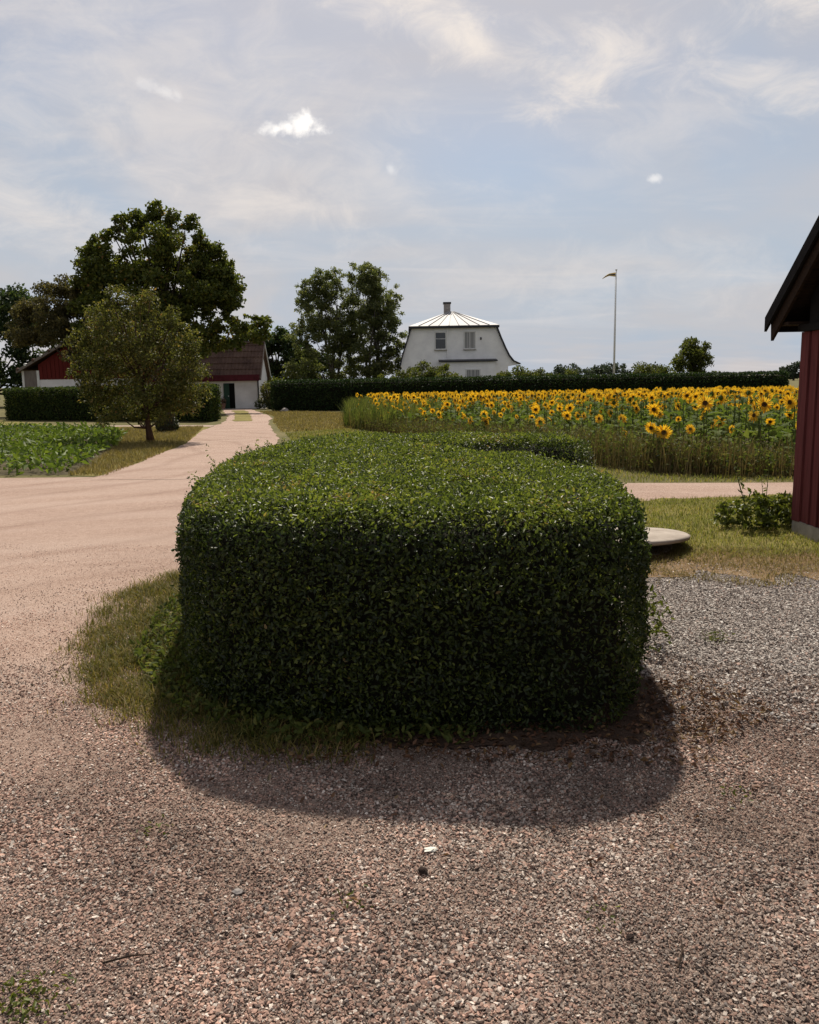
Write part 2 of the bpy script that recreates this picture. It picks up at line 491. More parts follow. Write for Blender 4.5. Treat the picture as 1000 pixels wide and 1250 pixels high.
def mesh_np(name, verts, faces, mats, rnd=None, mat_idx=None, smooth=False):
    """faces: list of (M,k) integer arrays"""
    me = bpy.data.meshes.new(name)
    verts = np.asarray(verts, dtype=np.float32)
    faces = [np.asarray(f, dtype=np.int32) for f in faces if len(f)]
    me.vertices.add(len(verts))
    me.vertices.foreach_set('co', verts.ravel())
    nl = sum(f.size for f in faces)
    nf = sum(len(f) for f in faces)
    me.loops.add(nl)
    me.loops.foreach_set('vertex_index', np.concatenate([f.ravel() for f in faces]))
    me.polygons.add(nf)
    tot = np.concatenate([np.full(len(f), f.shape[1], dtype=np.int32) for f in faces])
    start = np.concatenate([[0], np.cumsum(tot)[:-1]]).astype(np.int32)
    me.polygons.foreach_set('loop_start', start)
    me.polygons.foreach_set('loop_total', tot)
    for m in (mats if isinstance(mats, (list, tuple)) else [mats]):
        me.materials.append(m)
    if mat_idx is not None:
        me.polygons.foreach_set('material_index', np.asarray(mat_idx, dtype=np.int32))
    if smooth:
        me.polygons.foreach_set('use_smooth', np.ones(nf, dtype=bool))
    if rnd is not None:
        a = me.attributes.new('rnd', 'FLOAT', 'FACE')
        a.data.foreach_set('value', np.asarray(rnd, dtype=np.float32))
    me.update(calc_edges=True)
    me.validate()
    return me


def link(name, me, parent=None, loc=(0, 0, 0)):
    o = bpy.data.objects.new(name, me)
    COL.objects.link(o)
    o.location = loc
    if parent is not None:
        o.parent = parent
    return o


def thing(name, label, cat, loc=(0, 0, 0), rz=0.0, group=None):
    o = link(name, None, None, loc)
    o.rotation_euler = (0, 0, rz)
    o.empty_display_size = .2
    return tag(o, label, cat, group)


class MB:
    """collects polygons; build() links them as one mesh object"""
    def __init__(s):
        s.v = []
        s.f = []

    def poly(s, pts):
        i = len(s.v)
        s.v += [tuple(p) for p in pts]
        s.f.append(tuple(range(i, i + len(pts))))
        return s

    def hull(s, a, b):
        """prism between two equal-length outlines a (front) and b (back)"""
        i = len(s.v)
        n = len(a)
        s.v += [tuple(p) for p in a] + [tuple(p) for p in b]
        s.f.append(tuple(range(i, i + n))[::-1])
        s.f.append(tuple(range(i + n, i + 2 * n)))
        for k in range(n):
            j = (k + 1) % n
            s.f.append((i + k, i + j, i + n + j, i + n + k))
        return s

    def box(s, x0, x1, y0, y1, z0, z1):
        a = [(x0, y0, z0), (x1, y0, z0), (x1, y1, z0), (x0, y1, z0)]
        return s.hull(a, [(x, y, z1) for x, y, z in a])

    def tube(s, pts, rad, n=8, cap=True):
        pts = [Vector(p) for p in pts]
        rad = rad if isinstance(rad, (list, tuple)) else [rad] * len(pts)
        i0 = len(s.v)
        up = Vector((.31, .17, .93))
        for k, p in enumerate(pts):
            d = (pts[min(k + 1, len(pts) - 1)] - pts[max(k - 1, 0)]).normalized()
            u = d.cross(up)
            if u.length < 1e-3:
                u = d.cross(Vector((1, 0, 0)))
            u.normalize()
            w = d.cross(u)
            for q in range(n):
                a = 2 * math.pi * q / n
                s.v.append(tuple(p + (u * math.cos(a) + w * math.sin(a)) * rad[k]))
        for k in range(len(pts) - 1):
            for q in range(n):
                j = (q + 1) % n
                s.f.append((i0 + k * n + q, i0 + k * n + j, i0 + (k + 1) * n + j, i0 + (k + 1) * n + q))
        if cap:
            s.f.append(tuple(i0 + q for q in range(n))[::-1])
            s.f.append(tuple(i0 + (len(pts) - 1) * n + q for q in range(n)))
        return s

    def lathe(s, prof, c=(0, 0, 0), n=24, jit=0.0):
        i0 = len(s.v)
        for (r, z) in prof:
            for q in range(n):
                a = 2 * math.pi * q / n
                rr = r * (1 + random.uniform(-jit, jit))
                s.v.append((c[0] + rr * math.cos(a), c[1] + rr * math.sin(a), c[2] + z + random.uniform(-jit, jit) * .3 * r))
        for k in range(len(prof) - 1):
            for q in range(n):
                j = (q + 1) % n
                s.f.append((i0 + k * n + q, i0 + k * n + j, i0 + (k + 1) * n + j, i0 + (k + 1) * n + q))
        s.f.append(tuple(i0 + q for q in range(n))[::-1])
        s.f.append(tuple(i0 + (len(prof) - 1) * n + q for q in range(n)))
        return s

    def mesh(s, name, mat, smooth=False, off=(0, 0, 0)):
        me = bpy.data.meshes.new(name)
        me.from_pydata([(x - off[0], y - off[1], z - off[2]) for x, y, z in s.v], [], s.f)
        me.materials.append(mat)
        if smooth:
            for p in me.polygons:
                p.use_smooth = True
        me.update()
        return me

    def build(s, name, mat, parent=None, smooth=False, base=None):
        """world-space points; 'base' (or the parent's chain) is subtracted"""
        off = Vector((0, 0, 0))
        p = parent
        while p is not None:
            off += p.location
            p = p.parent
        loc = (0, 0, 0)
        if base is not None:
            loc = base
            off = off + Vector(base)
        return link(name, s.mesh(name, mat, smooth, off), parent, loc)


def unit(v):
    return v / np.maximum(np.linalg.norm(v, axis=1, keepdims=True), 1e-9)


def leaf_arrays(P, N, size, aspect=.5, flat=.5, up=0.0, hexa=True, fold=.18, droop=.15, jit=.35, young=None):
    """one folded leaf at each point; returns verts, faces, rnd"""
    n = len(P)
    Nn = unit(N * flat + rng.normal(size=(n, 3)) * (1 - flat))
    D = rng.normal(size=(n, 3)) + np.array([0, 0, up])
    D = unit(D - (D * Nn).sum(1, keepdims=True) * Nn)
    S = np.cross(Nn, D)
    L = (np.asarray(size) * (1 + rng.uniform(-jit, jit, n)))[:, None]
    W = L * aspect * rng.uniform(.8, 1.2, (n, 1))
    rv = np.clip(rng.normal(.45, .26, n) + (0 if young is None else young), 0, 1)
    if hexa:
        k = [(0, 0, 0), (.32, .5, 1), (.72, .36, .8), (1, 0, -1), (.72, -.36, .8), (.32, -.5, 1)]
        V = np.stack([P + D * L * a + S * W * b + Nn * (W * fold * c if c >= 0 else -L * droop) for a, b, c in k], 1)
        b = np.arange(n)[:, None] * 6
        F = np.concatenate([b + np.array([0, 1, 2, 3]), b + np.array([0, 3, 4, 5])], 1).reshape(-1, 4)
    else:
        k = [(0, 0, 0), (.45, .5, 1), (1, 0, -1), (.45, -.5, 1)]
        V = np.stack([P + D * L * a + S * W * b + Nn * (W * fold * c if c >= 0 else -L * droop) for a, b, c in k], 1)
        b = np.arange(n)[:, None] * 4
        F = np.concatenate([b + np.array([0, 1, 2]), b + np.array([0, 2, 3])], 1).reshape(-1, 3)
    rv = np.where((rv > .94) & (rng.random(n) > .05), .94 - .2 * rng.random(n), rv)
    return V.reshape(-1, 3), F, np.repeat(rv, 2)


def leaf_mesh(name, P, N, size, mat, **kw):
    V, F, r = leaf_arrays(P, N, size, **kw)
    return mesh_np(name, V, [F], mat, r)


def blades_mesh(name, P, h, w, mat, lean=.5):
    """curved grass blades, one quad and one triangle each"""
    n = len(P)
    a = rng.uniform(0, 2 * math.pi, n)
    D = np.stack([np.cos(a), np.sin(a), 0 * a], 1)
    b = a + rng.uniform(.9, 2.2, n)
    S = np.stack([np.cos(b), np.sin(b), 0 * a], 1)
    H = (np.asarray(h) * rng.uniform(.45, 1.25, n))[:, None]
    Ln = H * lean * rng.uniform(.1, 1.5, (n, 1))
    W = np.asarray(w) * rng.uniform(.6, 1.3, (n, 1))
    Z = np.array([0, 0, 1.0])
    mid = P + Z * H * .6 + D * Ln * .35
    V = np.stack([P - S * W, P + S * W, mid + S * W * .75, mid - S * W * .75, P + Z * H + D * Ln], 1).reshape(-1, 3)
    i = np.arange(n)[:, None] * 5
    rv = np.clip(rng.normal(.45, .26, n), 0, 1)
    return mesh_np(name, V, [i + np.array([0, 1, 2, 3]), i + np.array([3, 2, 4])], mat, np.concatenate([rv, rv]))


def smooth_loop(pts, n=12, closed=True):
    """Catmull-Rom through the points"""
    P = np.array(pts, float)
    m = len(P)
    out = []
    for i in range(m if closed else m - 1):
        p0, p1, p2, p3 = (P[(i - 1) % m] if closed or i > 0 else P[0], P[i % m], P[(i + 1) % m],
                          P[(i + 2) % m] if closed or i + 2 < m else P[-1])
        for t in np.linspace(0, 1, n, endpoint=False):
            out.append(.5 * ((2 * p1) + (-p0 + p2) * t + (2 * p0 - 5 * p1 + 4 * p2 - p3) * t * t + (-p0 + 3 * p1 - 3 * p2 + p3) * t ** 3))
    if not closed:
        out.append(P[-1])
    return np.array(out)


def inside(poly, X, Y):
    c = np.zeros(len(X), bool)
    n = len(poly)
    j = n - 1
    for i in range(n):
        xi, yi = poly[i][0], poly[i][1]
        xj, yj = poly[j][0], poly[j][1]
        t = ((yi > Y) != (yj > Y)) & (X < (xj - xi) * (Y - yi) / (yj - yi + 1e-12) + xi)
        c ^= t
        j = i
    return c


def scatter(poly, n, z=0.0):
    poly = np.asarray(poly)
    lo, hi = poly.min(0), poly.max(0)
    out = np.zeros((0, 2))
    while len(out) < n:
        q = rng.uniform(lo[:2], hi[:2], (n * 2, 2))
        out = np.concatenate([out, q[inside(poly, q[:, 0], q[:, 1])]])
    out = out[:n]
    return np.column_stack([out, np.full(n, z)])


def in_view(P, m=.06):
    """keep what lies before the camera, with a generous margin for a step aside"""
    return (np.abs(P[:, 0]) < P[:, 1] * (.5 + m) + 1.2) & (P[:, 1] > .8)


def ragged(pts, amp, step=.25, closed=True):
    P = np.array(pts, float)
    out = []
    for i in range(len(P)):
        a, b = P[i], P[(i + 1) % len(P)]
        L = np.linalg.norm(b - a)
        k = int(min(max(1, L / step), 120))
        nrm = np.array([-(b - a)[1], (b - a)[0]]) / max(L, 1e-6)
        for t in range(k):
            out.append(a + (b - a) * t / k + nrm * rng.normal() * amp)
    return np.array(out)


def sheet(name, pts, z, mat, amp=.04, step=.25, kind='structure', label=None):
    P = ragged(pts, amp, step)
    tri = tessellate_polygon([[Vector((x, y, 0)) for x, y in P]])
    V = np.column_stack([P, np.full(len(P), z)])
    T = np.array(tri, dtype=np.int32)
    a, b, c = V[T[:, 0]], V[T[:, 1]], V[T[:, 2]]
    flip = np.cross(b - a, c - a)[:, 2] < 0
    T[flip] = T[flip][:, ::-1]
    o = link(name, mesh_np(name, V, [T], mat))
    tag(o, label, kind=kind)
    return o


def lumps(P, amp, s, seed=0.0):
    """smooth pseudo-random offset"""
    x, y, z = P[:, 0] * s, P[:, 1] * s, P[:, 2] * s
    return amp * (np.sin(x * 1.9 + y * 1.1 + seed) * np.sin(y * 2.3 - z * 1.4 + 1.7 * seed) * .6
                  + np.sin(x * 4.1 - z * 3.3 + seed) * np.sin(y * 3.7 + z * 2.9) * .4)


def hedge_shell(curve, Z, r, inset=0.0, foot=.06):
    """rings of a clipped hedge: upright sides, rounded shoulder"""
    n = len(curve)
    nx = np.roll(curve, -1, 0) - np.roll(curve, 1, 0)
    area = .5 * np.sum(curve[:, 0] * np.roll(curve[:, 1], -1) - np.roll(curve[:, 0], -1) * curve[:, 1])
    nrm = unit(np.stack([nx[:, 1], -nx[:, 0]], 1)) * (1 if area > 0 else -1)
    prof = [(foot, 0.0), (.02, .12), (0, .3), (0, Z - r)]
    prof += [(r * (1 - math.cos(a)), Z - r + r * math.sin(a)) for a in np.linspace(.2, math.pi / 2, 8)]
    Zv = Z
    rings = []
    for o, z in prof:
        q = curve - nrm * (o + inset)
        rings.append(np.column_stack([q, np.full(n, max(0, z - inset * (z > .3)))]))
    return rings, nrm


def tri_sample(V, T, n):
    a, b, c = V[T[:, 0]], V[T[:, 1]], V[T[:, 2]]
    cr = np.cross(b - a, c - a)
    ar = np.linalg.norm(cr, axis=1)
    i = rng.choice(len(T), n, p=ar / ar.sum())
    u, v = rng.random((2, n))
    s = u + v > 1
    u[s], v[s] = 1 - u[s], 1 - v[s]
    return a[i] + (b - a)[i] * u[:, None] + (c - a)[i] * v[:, None], unit(cr[i]), ar.sum() / 2


def shell_mesh(rings):
    n = len(rings[0])
    V = np.concatenate(rings)
    T = []
    for k in range(len(rings) - 1):
        i = np.arange(n)
        j = (i + 1) % n
        a, b, c, d = k * n + i, k * n + j, (k + 1) * n + j, (k + 1) * n + i
        T += [np.stack([a, b, c], 1), np.stack([a, c, d], 1)]
    top = rings[-1]
    tt = np.array(tessellate_polygon([[Vector((x, y, 0)) for x, y, z in top]]), dtype=np.int32)
    return V, np.concatenate(T), tt + (len(rings) - 1) * n


def make_hedge(parent, curve, Z, r, nwall, ntop, size, mat, amp=.03, ls=3.0, depth=.1, core=True, thin=None, inset=.12, flat=.45, hexa=True, aspect=.5, zfun=None, keep=None, young=None):
    rings, nrm = hedge_shell(curve, Z, r)
    area = .5 * np.sum(curve[:, 0] * np.roll(curve[:, 1], -1) - np.roll(curve[:, 0], -1) * curve[:, 1])
    V, T, TT = shell_mesh(rings)
    ps, ns = [], []
    P, N, _ = tri_sample(V, T, nwall)
    cen = curve.mean(0)
    if area < 0:
        N = -N
    ps.append(P)
    ns.append(N)
    if ntop:
        P, N, _ = tri_sample(V, TT, ntop)
        N = np.tile([0, 0, 1.0], (len(P), 1))
        ps.append(P)
        ns.append(N)
    P, N = np.concatenate(ps), np.concatenate(ns)
    P = P + N * (lumps(P, amp, ls, 1.3) - np.abs(rng.normal(0, depth, len(P))) + rng.exponential(.006, len(P)))[:, None]
    P = P[:, :]
    if thin is not None:
        k = thin(P)
        P, N = P[k], N[k]
    if keep is not None:
        k = keep(P)
        P, N = P[k], N[k]
    if zfun is not None:
        P[:, 2] *= zfun(P)
    P[:, 2] = np.maximum(P[:, 2], .015)
    off = np.array(parent.location)
    me = leaf_mesh('leaves', P - off, N, size, mat, flat=flat, up=.25, hexa=hexa, aspect=aspect, young=None if young is None else young(P))
    o = tag(link('leaves', me, parent), kind='stuff')
    if core:
        rr, _ = hedge_shell(curve, Z, r, inset)
        V, T, TT = shell_mesh(rr)
        if zfun is not None:
            V[:, 2] *= zfun(V)
        link('twig_mass', mesh_np('twig_mass', V - off, [np.concatenate([T, TT])], MAT['core']), parent)
    return o


def make_tree(name, label, base, blobs, nleaf, lsize, mat, bark, height, tr, cat='tree', group=None, stems=1, clumps=9, flat=.35, spread=.34,
              aspect=.62, limb=True, lean=(0, 0), hexa=False, crown_name='crown', up=-.2, shell=.55):
    """tapered trunk and limbs carrying many leaf clumps inside overlapping lobes"""
    root = thing(name, label, cat, base, group=group)
    cents, rads, outs = [], [], []
    for (cx, cy, cz, rx, ry, rz) in blobs:
        c = np.array([cx, cy, cz])
        k = clumps
        u = unit(rng.normal(size=(k, 3)))
        rr = rng.uniform(shell, 1.0, (k, 1)) ** .8
        q = u * rr * np.array([rx, ry, rz])
        cents.append(c + q)
        outs.append(u)
        rads.append(np.full(k, spread * (rx * ry * rz) ** (1 / 3)) * rng.uniform(.55, 1.3, k))
    C, Rd, O = np.concatenate(cents), np.concatenate(rads), np.concatenate(outs)
    w = Rd ** 2
    i = rng.choice(len(C), nleaf, p=w / w.sum())
    u = unit(rng.normal(size=(nleaf, 3)))
    rr = rng.random((nleaf, 1)) ** (1 / 2.2)
    P = C[i] + u * rr * Rd[i][:, None] * np.array([1.15, 1.15, .8])
    N = unit(u * .6 + O[i] * .4 + np.array([0, 0, .55]))
    ok = P[:, 2] > .05
    P, N = P[ok], N[ok]
    me = leaf_mesh(crown_name, P, N, lsize, mat, flat=flat, hexa=hexa, aspect=aspect, up=up)
    link(crown_name, me, root)
    if tr > 0:
        m = MB()
        tops = []
        for sidx in range(stems):
            a = sidx * 2.4
            sx, sy = (0, 0) if stems == 1 else (.35 * math.cos(a) * tr * 6, .35 * math.sin(a) * tr * 6)
            pts, rd = [], []
            for k in range(7):
                t = k / 6
                pts.append((sx * (.4 + 1.6 * t) + lean[0] * t + .05 * height * t * math.sin(3 * t + a), sy * (.4 + 1.6 * t) + lean[1] * t + .03 * height * t * math.cos(4 * t + a), height * .72 * t))
                rd.append(tr * (1.25 if k == 0 else 1) * (1 - .82 * t))
            m.tube(pts, rd, 9)
            tops.append(pts)
        if limb:
            for q in range(0, len(C), max(1, len(C) // 40)):
                if math.hypot(C[q][0], C[q][1]) > .3 * height:
                    continue
                tp = tops[q % stems]
                k = int(np.clip((C[q][2] / height) * 6 * .75, 1, 5))
                a = Vector(tp[k])
                b = Vector(C[q])
                mid = a.lerp(b, .5) + Vector((0, 0, -.04 * height))
                m.tube([a, mid, b], [tr * .36, tr * .22, tr * .07], 5)
        link('trunk', m.mesh('trunk', bark, True), root)
    return root


# ------------------------------------------------------------------ ground, roads, fields (structure)
def build_ground():
    m = MB().poly([(-4000, -400, 0), (4000, -400, 0), (4000, 6000, 0), (-4000, 6000, 0)])
    tag(m.build('ground', MAT['ground']), kind='structure')
    seam = [(-60, 9.0), (-10, 8.8), (-4.5, 9.2), (-1.5, 10.2), (1.0, 11.0)]
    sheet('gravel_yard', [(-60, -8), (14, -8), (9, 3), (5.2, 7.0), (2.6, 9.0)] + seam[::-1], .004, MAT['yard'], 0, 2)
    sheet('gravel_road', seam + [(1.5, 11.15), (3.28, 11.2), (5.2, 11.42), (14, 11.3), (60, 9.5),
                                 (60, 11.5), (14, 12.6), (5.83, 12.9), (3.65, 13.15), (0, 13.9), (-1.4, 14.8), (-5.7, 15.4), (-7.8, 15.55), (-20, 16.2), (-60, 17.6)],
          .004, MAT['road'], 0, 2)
    L = smooth_loop([(-5.9, 14.9), (-6.1, 18.5), (-6.6, 24.5), (-7.6, 30), (-8.1, 35.5), (-9.2, 42), (-11.6, 52), (-12.6, 56.3)], 6, False)
    Rr = smooth_loop([(-1.4, 14.8), (-2.9, 18.5), (-3.8, 24), (-4.6, 28.4), (-6.1, 36), (-7.0, 42), (-9.6, 52), (-10.6, 56.3)], 6, False)
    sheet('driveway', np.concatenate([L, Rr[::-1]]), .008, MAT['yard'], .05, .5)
    gm = smooth_loop([(-7.55, 37.5), (-8.6, 43), (-10.0, 49.5), (-10.9, 53)], 5, False)
    sheet('driveway_grass_strip', np.concatenate([gm + [-.42, 0], gm[::-1] + [.42, 0]]), .016, MAT['lawn'], .05, .4)
    sheet('grey_gravel_patch', [(1.25, 4.8), (2.2, 4.5), (3.3, 4.6), (4.3, 5.0), (4.4, 7.15), (3.3, 7.3), (2.2, 7.45), (1.5, 7.0), (1.15, 5.6)],
          .010, MAT['greygravel'], .10, .2)
    sheet('grass_strip', [(.2, 10.2), (1.2, 11.1), (3.28, 11.25), (5.2, 11.45), (14, 11.35), (14, 7.0), (4.5, 7.2), (3.4, 7.4), (2.2, 7.5), (1.5, 7.6), (.6, 9)],
          .014, MAT['verge'], .06, .25)
    sheet('parched_turf', [(1.7, 7.1), (2.05, 6.75), (2.5, 7.0), (2.9, 6.65), (3.25, 6.9), (3.7, 6.5), (4.4, 6.6), (4.4, 7.5), (3.2, 7.7), (2.3, 7.85), (1.8, 7.6)], .018, MAT['dryground'], .08, .15)
    sheet('grass_island', smooth_loop(ISLAND, 10), .014, MAT['island'], .012, .08)
    sheet('leaf_mould_bed', [(-1.0, 3.95), (-.6, 3.68), (.2, 3.58), (1.0, 3.62), (1.25, 3.85), (1.35, 4.3), (1.4, 5.4), (1.4, 6.2), (0, 6.2), (-1.2, 4.8)],
          .018, MAT['litterground'], .07, .12)
    sheet('crop_field_soil', CROP, .004, MAT['soil'], .05, .5)
    sheet('verge', [(-6.6, 15.75), (-5.75, 15.5), (-6.0, 18.5), (-6.5, 24.4), (-7.5, 29.8), (-8.1, 34), (-10.3, 34.8), (-18, 36.6), (-40, 40), (-40, 44.5), (-22, 44.5),
                    (-11.5, 32), (-8.3, 23.4), (-6.7, 17)], .006, MAT['lawn'], .05, .4)
    sheet('footpath', [(-40, 36.3), (-18, 36.0), (-10.3, 34.3), (-8.0, 33.2), (-8.0, 34.4), (-10.3, 35.1), (-18, 36.8), (-40, 37.5)], .010, MAT['drive'], .06, .4)
    sheet('lawn', [(-4.4, 28.6), (-2.0, 29.5), (-2.6, 36), (-3.2, 45.5), (-7.6, 50), (-9.0, 50), (-6.8, 42), (-5.9, 36)], .006, MAT['lawn'], .05, .5)
    sheet('sunflower_field_soil', FIELD, .006, MAT['soil'], .08, .4)


ISLAND = [(-1.75, 7.7), (-1.98, 7.1), (-2.05, 6.4), (-1.98, 5.9), (-1.72, 5.2), (-1.62, 4.8), (-1.42, 4.3), (-1.15, 4.0), (-.78, 3.72), (-.3, 3.68), (.5, 3.8), (1.2, 4.4), (1.3, 6), (2.2, 8.6),
          (2.4, 10.4), (1.2, 10.9), (-.6, 11), (-1.6, 9.6)]
CROP = [(-60, 18.2), (-20, 16.6), (-7.9, 15.9), (-6.75, 15.95), (-6.9, 17.5), (-8.3, 23.3), (-9.6, 28), (-11.5, 31.6), (-16, 34.3), (-22, 36), (-60, 38)]
FIELD = [(-1.95, 30.6), (0, 25.6), (2.15, 20.9), (3.6, 16.4), (4.5, 14.6), (6.4, 13.75), (14, 13.4), (40, 12.5), (40, 43.5), (20, 43.6), (-2.9, 45)]
build_ground()


# ------------------------------------------------------------------ loose gravel (stuff, nobody could count it)
def scatter_group(mat):
    ng = bpy.data.node_groups.new('stone_scatter', 'GeometryNodeTree')
    ng.interface.new_socket('Geometry', in_out='INPUT', socket_type='NodeSocketGeometry')
    ng.interface.new_socket('Geometry', in_out='OUTPUT', socket_type='NodeSocketGeometry')
    N = ng.nodes
    gi, go = N.new('NodeGroupInput'), N.new('NodeGroupOutput')
    ico = N.new('GeometryNodeMeshIcoSphere')
    ico.inputs['Radius'].default_value = 1
    ico.inputs['Subdivisions'].default_value = 1
    sp = N.new('GeometryNodeSetPosition')
    nz = N.new('ShaderNodeTexNoise')
    nz.inputs['Scale'].default_value = .9
    nz.inputs['Detail'].default_value = 1
    sub = N.new('ShaderNodeVectorMath')
    sub.operation = 'SUBTRACT'
    sub.inputs[1].default_value = (.5, .5, .5)
    mul = N.new('ShaderNodeVectorMath')
    mul.operation = 'SCALE'
    mul.inputs['Scale'].default_value = 2.2
    sm = N.new('GeometryNodeSetMaterial')
    sm.inputs['Material'].default_value = mat
    iop = N.new('GeometryNodeInstanceOnPoints')
    at = {}
    for nm in ('rot', 'scl'):
        a = N.new('GeometryNodeInputNamedAttribute')
        a.data_type = 'FLOAT_VECTOR'
        a.inputs['Name'].default_value = nm
        at[nm] = a
    l = ng.links.new
    l(ico.outputs[0], sp.inputs['Geometry'])
    l(nz.outputs['Color'], sub.inputs[0])
    l(sub.outputs[0], mul.inputs[0])
    l(mul.outputs[0], sp.inputs['Offset'])
    l(sp.outputs[0], sm.inputs[0])
    l(gi.outputs[0], iop.inputs['Points'])
    l(sm.outputs[0], iop.inputs['Instance'])
    l(at['rot'].outputs[0], iop.inputs['Rotation'])
    l(at['scl'].outputs[0], iop.inputs['Scale'])
    l(iop.outputs[0], go.inputs[0])
    return ng


def stones(name, label, P, size, colour, ng):
    n = len(P)
    me = bpy.data.meshes.new(name)
    me.vertices.add(n)
    s = size * np.minimum(np.exp(rng.normal(0, .46, n)), 2.3)
    P = P.copy()
    P[:, 2] += s * .22
    me.vertices.foreach_set('co', P.astype(np.float32).ravel())
    S = np.column_stack([s * rng.uniform(.7, 1.25, n), s * rng.uniform(.6, 1.05, n), s * rng.uniform(.35, .65, n)])
    Rt = np.column_stack([rng.normal(0, .45, n), rng.normal(0, .45, n), rng.uniform(0, 6.28, n)])
    for nm, arr in (('rot', Rt), ('scl', S)):
        a = me.attributes.new(nm, 'FLOAT_VECTOR', 'POINT')
        a.data.foreach_set('vector', arr.astype(np.float32).ravel())
    a = me.attributes.new('stone_colour', 'FLOAT_COLOR', 'POINT')
    a.data.foreach_set('color', np.column_stack([colour, np.ones(n)]).astype(np.float32).ravel())
    me.materials.append(MAT['pebble'])
    o = link(name, me)
    mod = o.modifiers.new('scatter', 'NODES')
    mod.node_group = ng
    return tag(o, label, 'gravel', kind='stuff')


def stone_colour(P, warm):
    """mixed crushed granite; 'warm' 0..1 is the share of pink stone at each place"""
    n = len(P)
    grey = np.array([.295, .232, .192])
    pink = np.array([.345, .222, .172])
    dark = np.array([.095, .068, .057])
    pale = np.array([.50, .43, .37])
    k = rng.random(n)
    c = np.where((rng.random(n) < warm)[:, None], pink, grey)
    c = np.where((k < .20)[:, None], dark, c)
    c = np.where((k > .87)[:, None], pale, c)
    return c * rng.uniform(.65, 1.3, (n, 1))


def build_gravel():
    ng = scatter_group(MAT['pebble'])
    hole = np.array([(-1.5, 7.4), (-1.75, 6.2), (-1.5, 5.2), (-1.25, 4.4), (-.9, 3.95), (-.5, 3.72), (.4, 3.6), (1.2, 3.75), (1.35, 6), (1.9, 7.6)])
    # foreground, thinning out over the packed gravel to the left and towards the road
    P = scatter([(-2.4, 1.5), (2.4, 1.5), (3.2, 4.2), (1.6, 4.4), (-1.0, 5.0), (-1.7, 8.5), (-5.4, 9.0), (-3.2, 4.4)], 1000000, .006)
    k = P[:, 1] * .26 - P[:, 0] * .22 + lumps(P, .25, 1.1, 2.0)
    dens = np.clip(1.12 - .5 * (k - .55), .2, 1) * np.clip(2.3 / P[:, 1], .1, 1) ** 1.1 * np.clip(.95 + .7 * lumps(P, 1, 1.6, 4.1) + .5 * lumps(P, 1, 5.0, 1.1), .6, 1)
    P = P[in_view(P, .12) & ~inside(hole, P[:, 0], P[:, 1]) & (rng.random(len(P)) < dens)]
    k = P[:, 1] * .26 - P[:, 0] * .22
    wm = np.clip(.45 + .22 * k + .2 * np.sin(P[:, 0] * 2.1 + P[:, 1] * 1.3), .1, .95)
    stones('gravel', 'loose pinkish brown crushed gravel covering the foreground and yard', P, .0036 * np.clip(1.15 - .2 * k, .6, 1) * (1 + .35 * lumps(P, 1, 1.9, .7)), stone_colour(P, wm) * (1 + .3 * np.clip(k - .6, 0, 2))[:, None] * (.97 + .34 * lumps(P, 1, 1.4, 3.0) + .24 * lumps(P, 1, 4.6, 5.0))[:, None], ng)
    # grey patch on the right
    P = scatter([(1.25, 3.7), (3.4, 3.2), (4.6, 4.4), (4.4, 7.1), (2.2, 7.35), (1.5, 6.2)], 105000, .012)
    P = P[in_view(P, .12) & (rng.random(len(P)) < np.clip((P[:, 1] - 3.3 + lumps(P, .5, 1.5, .3)) / 1.2, .1, 1))]
    stones('gravel', 'loose light grey gravel to the right of the clipped hedge', P, .0050, stone_colour(P, np.full(len(P), .05)) * np.array([1.2, 1.3, 1.38]), ng)

build_gravel()

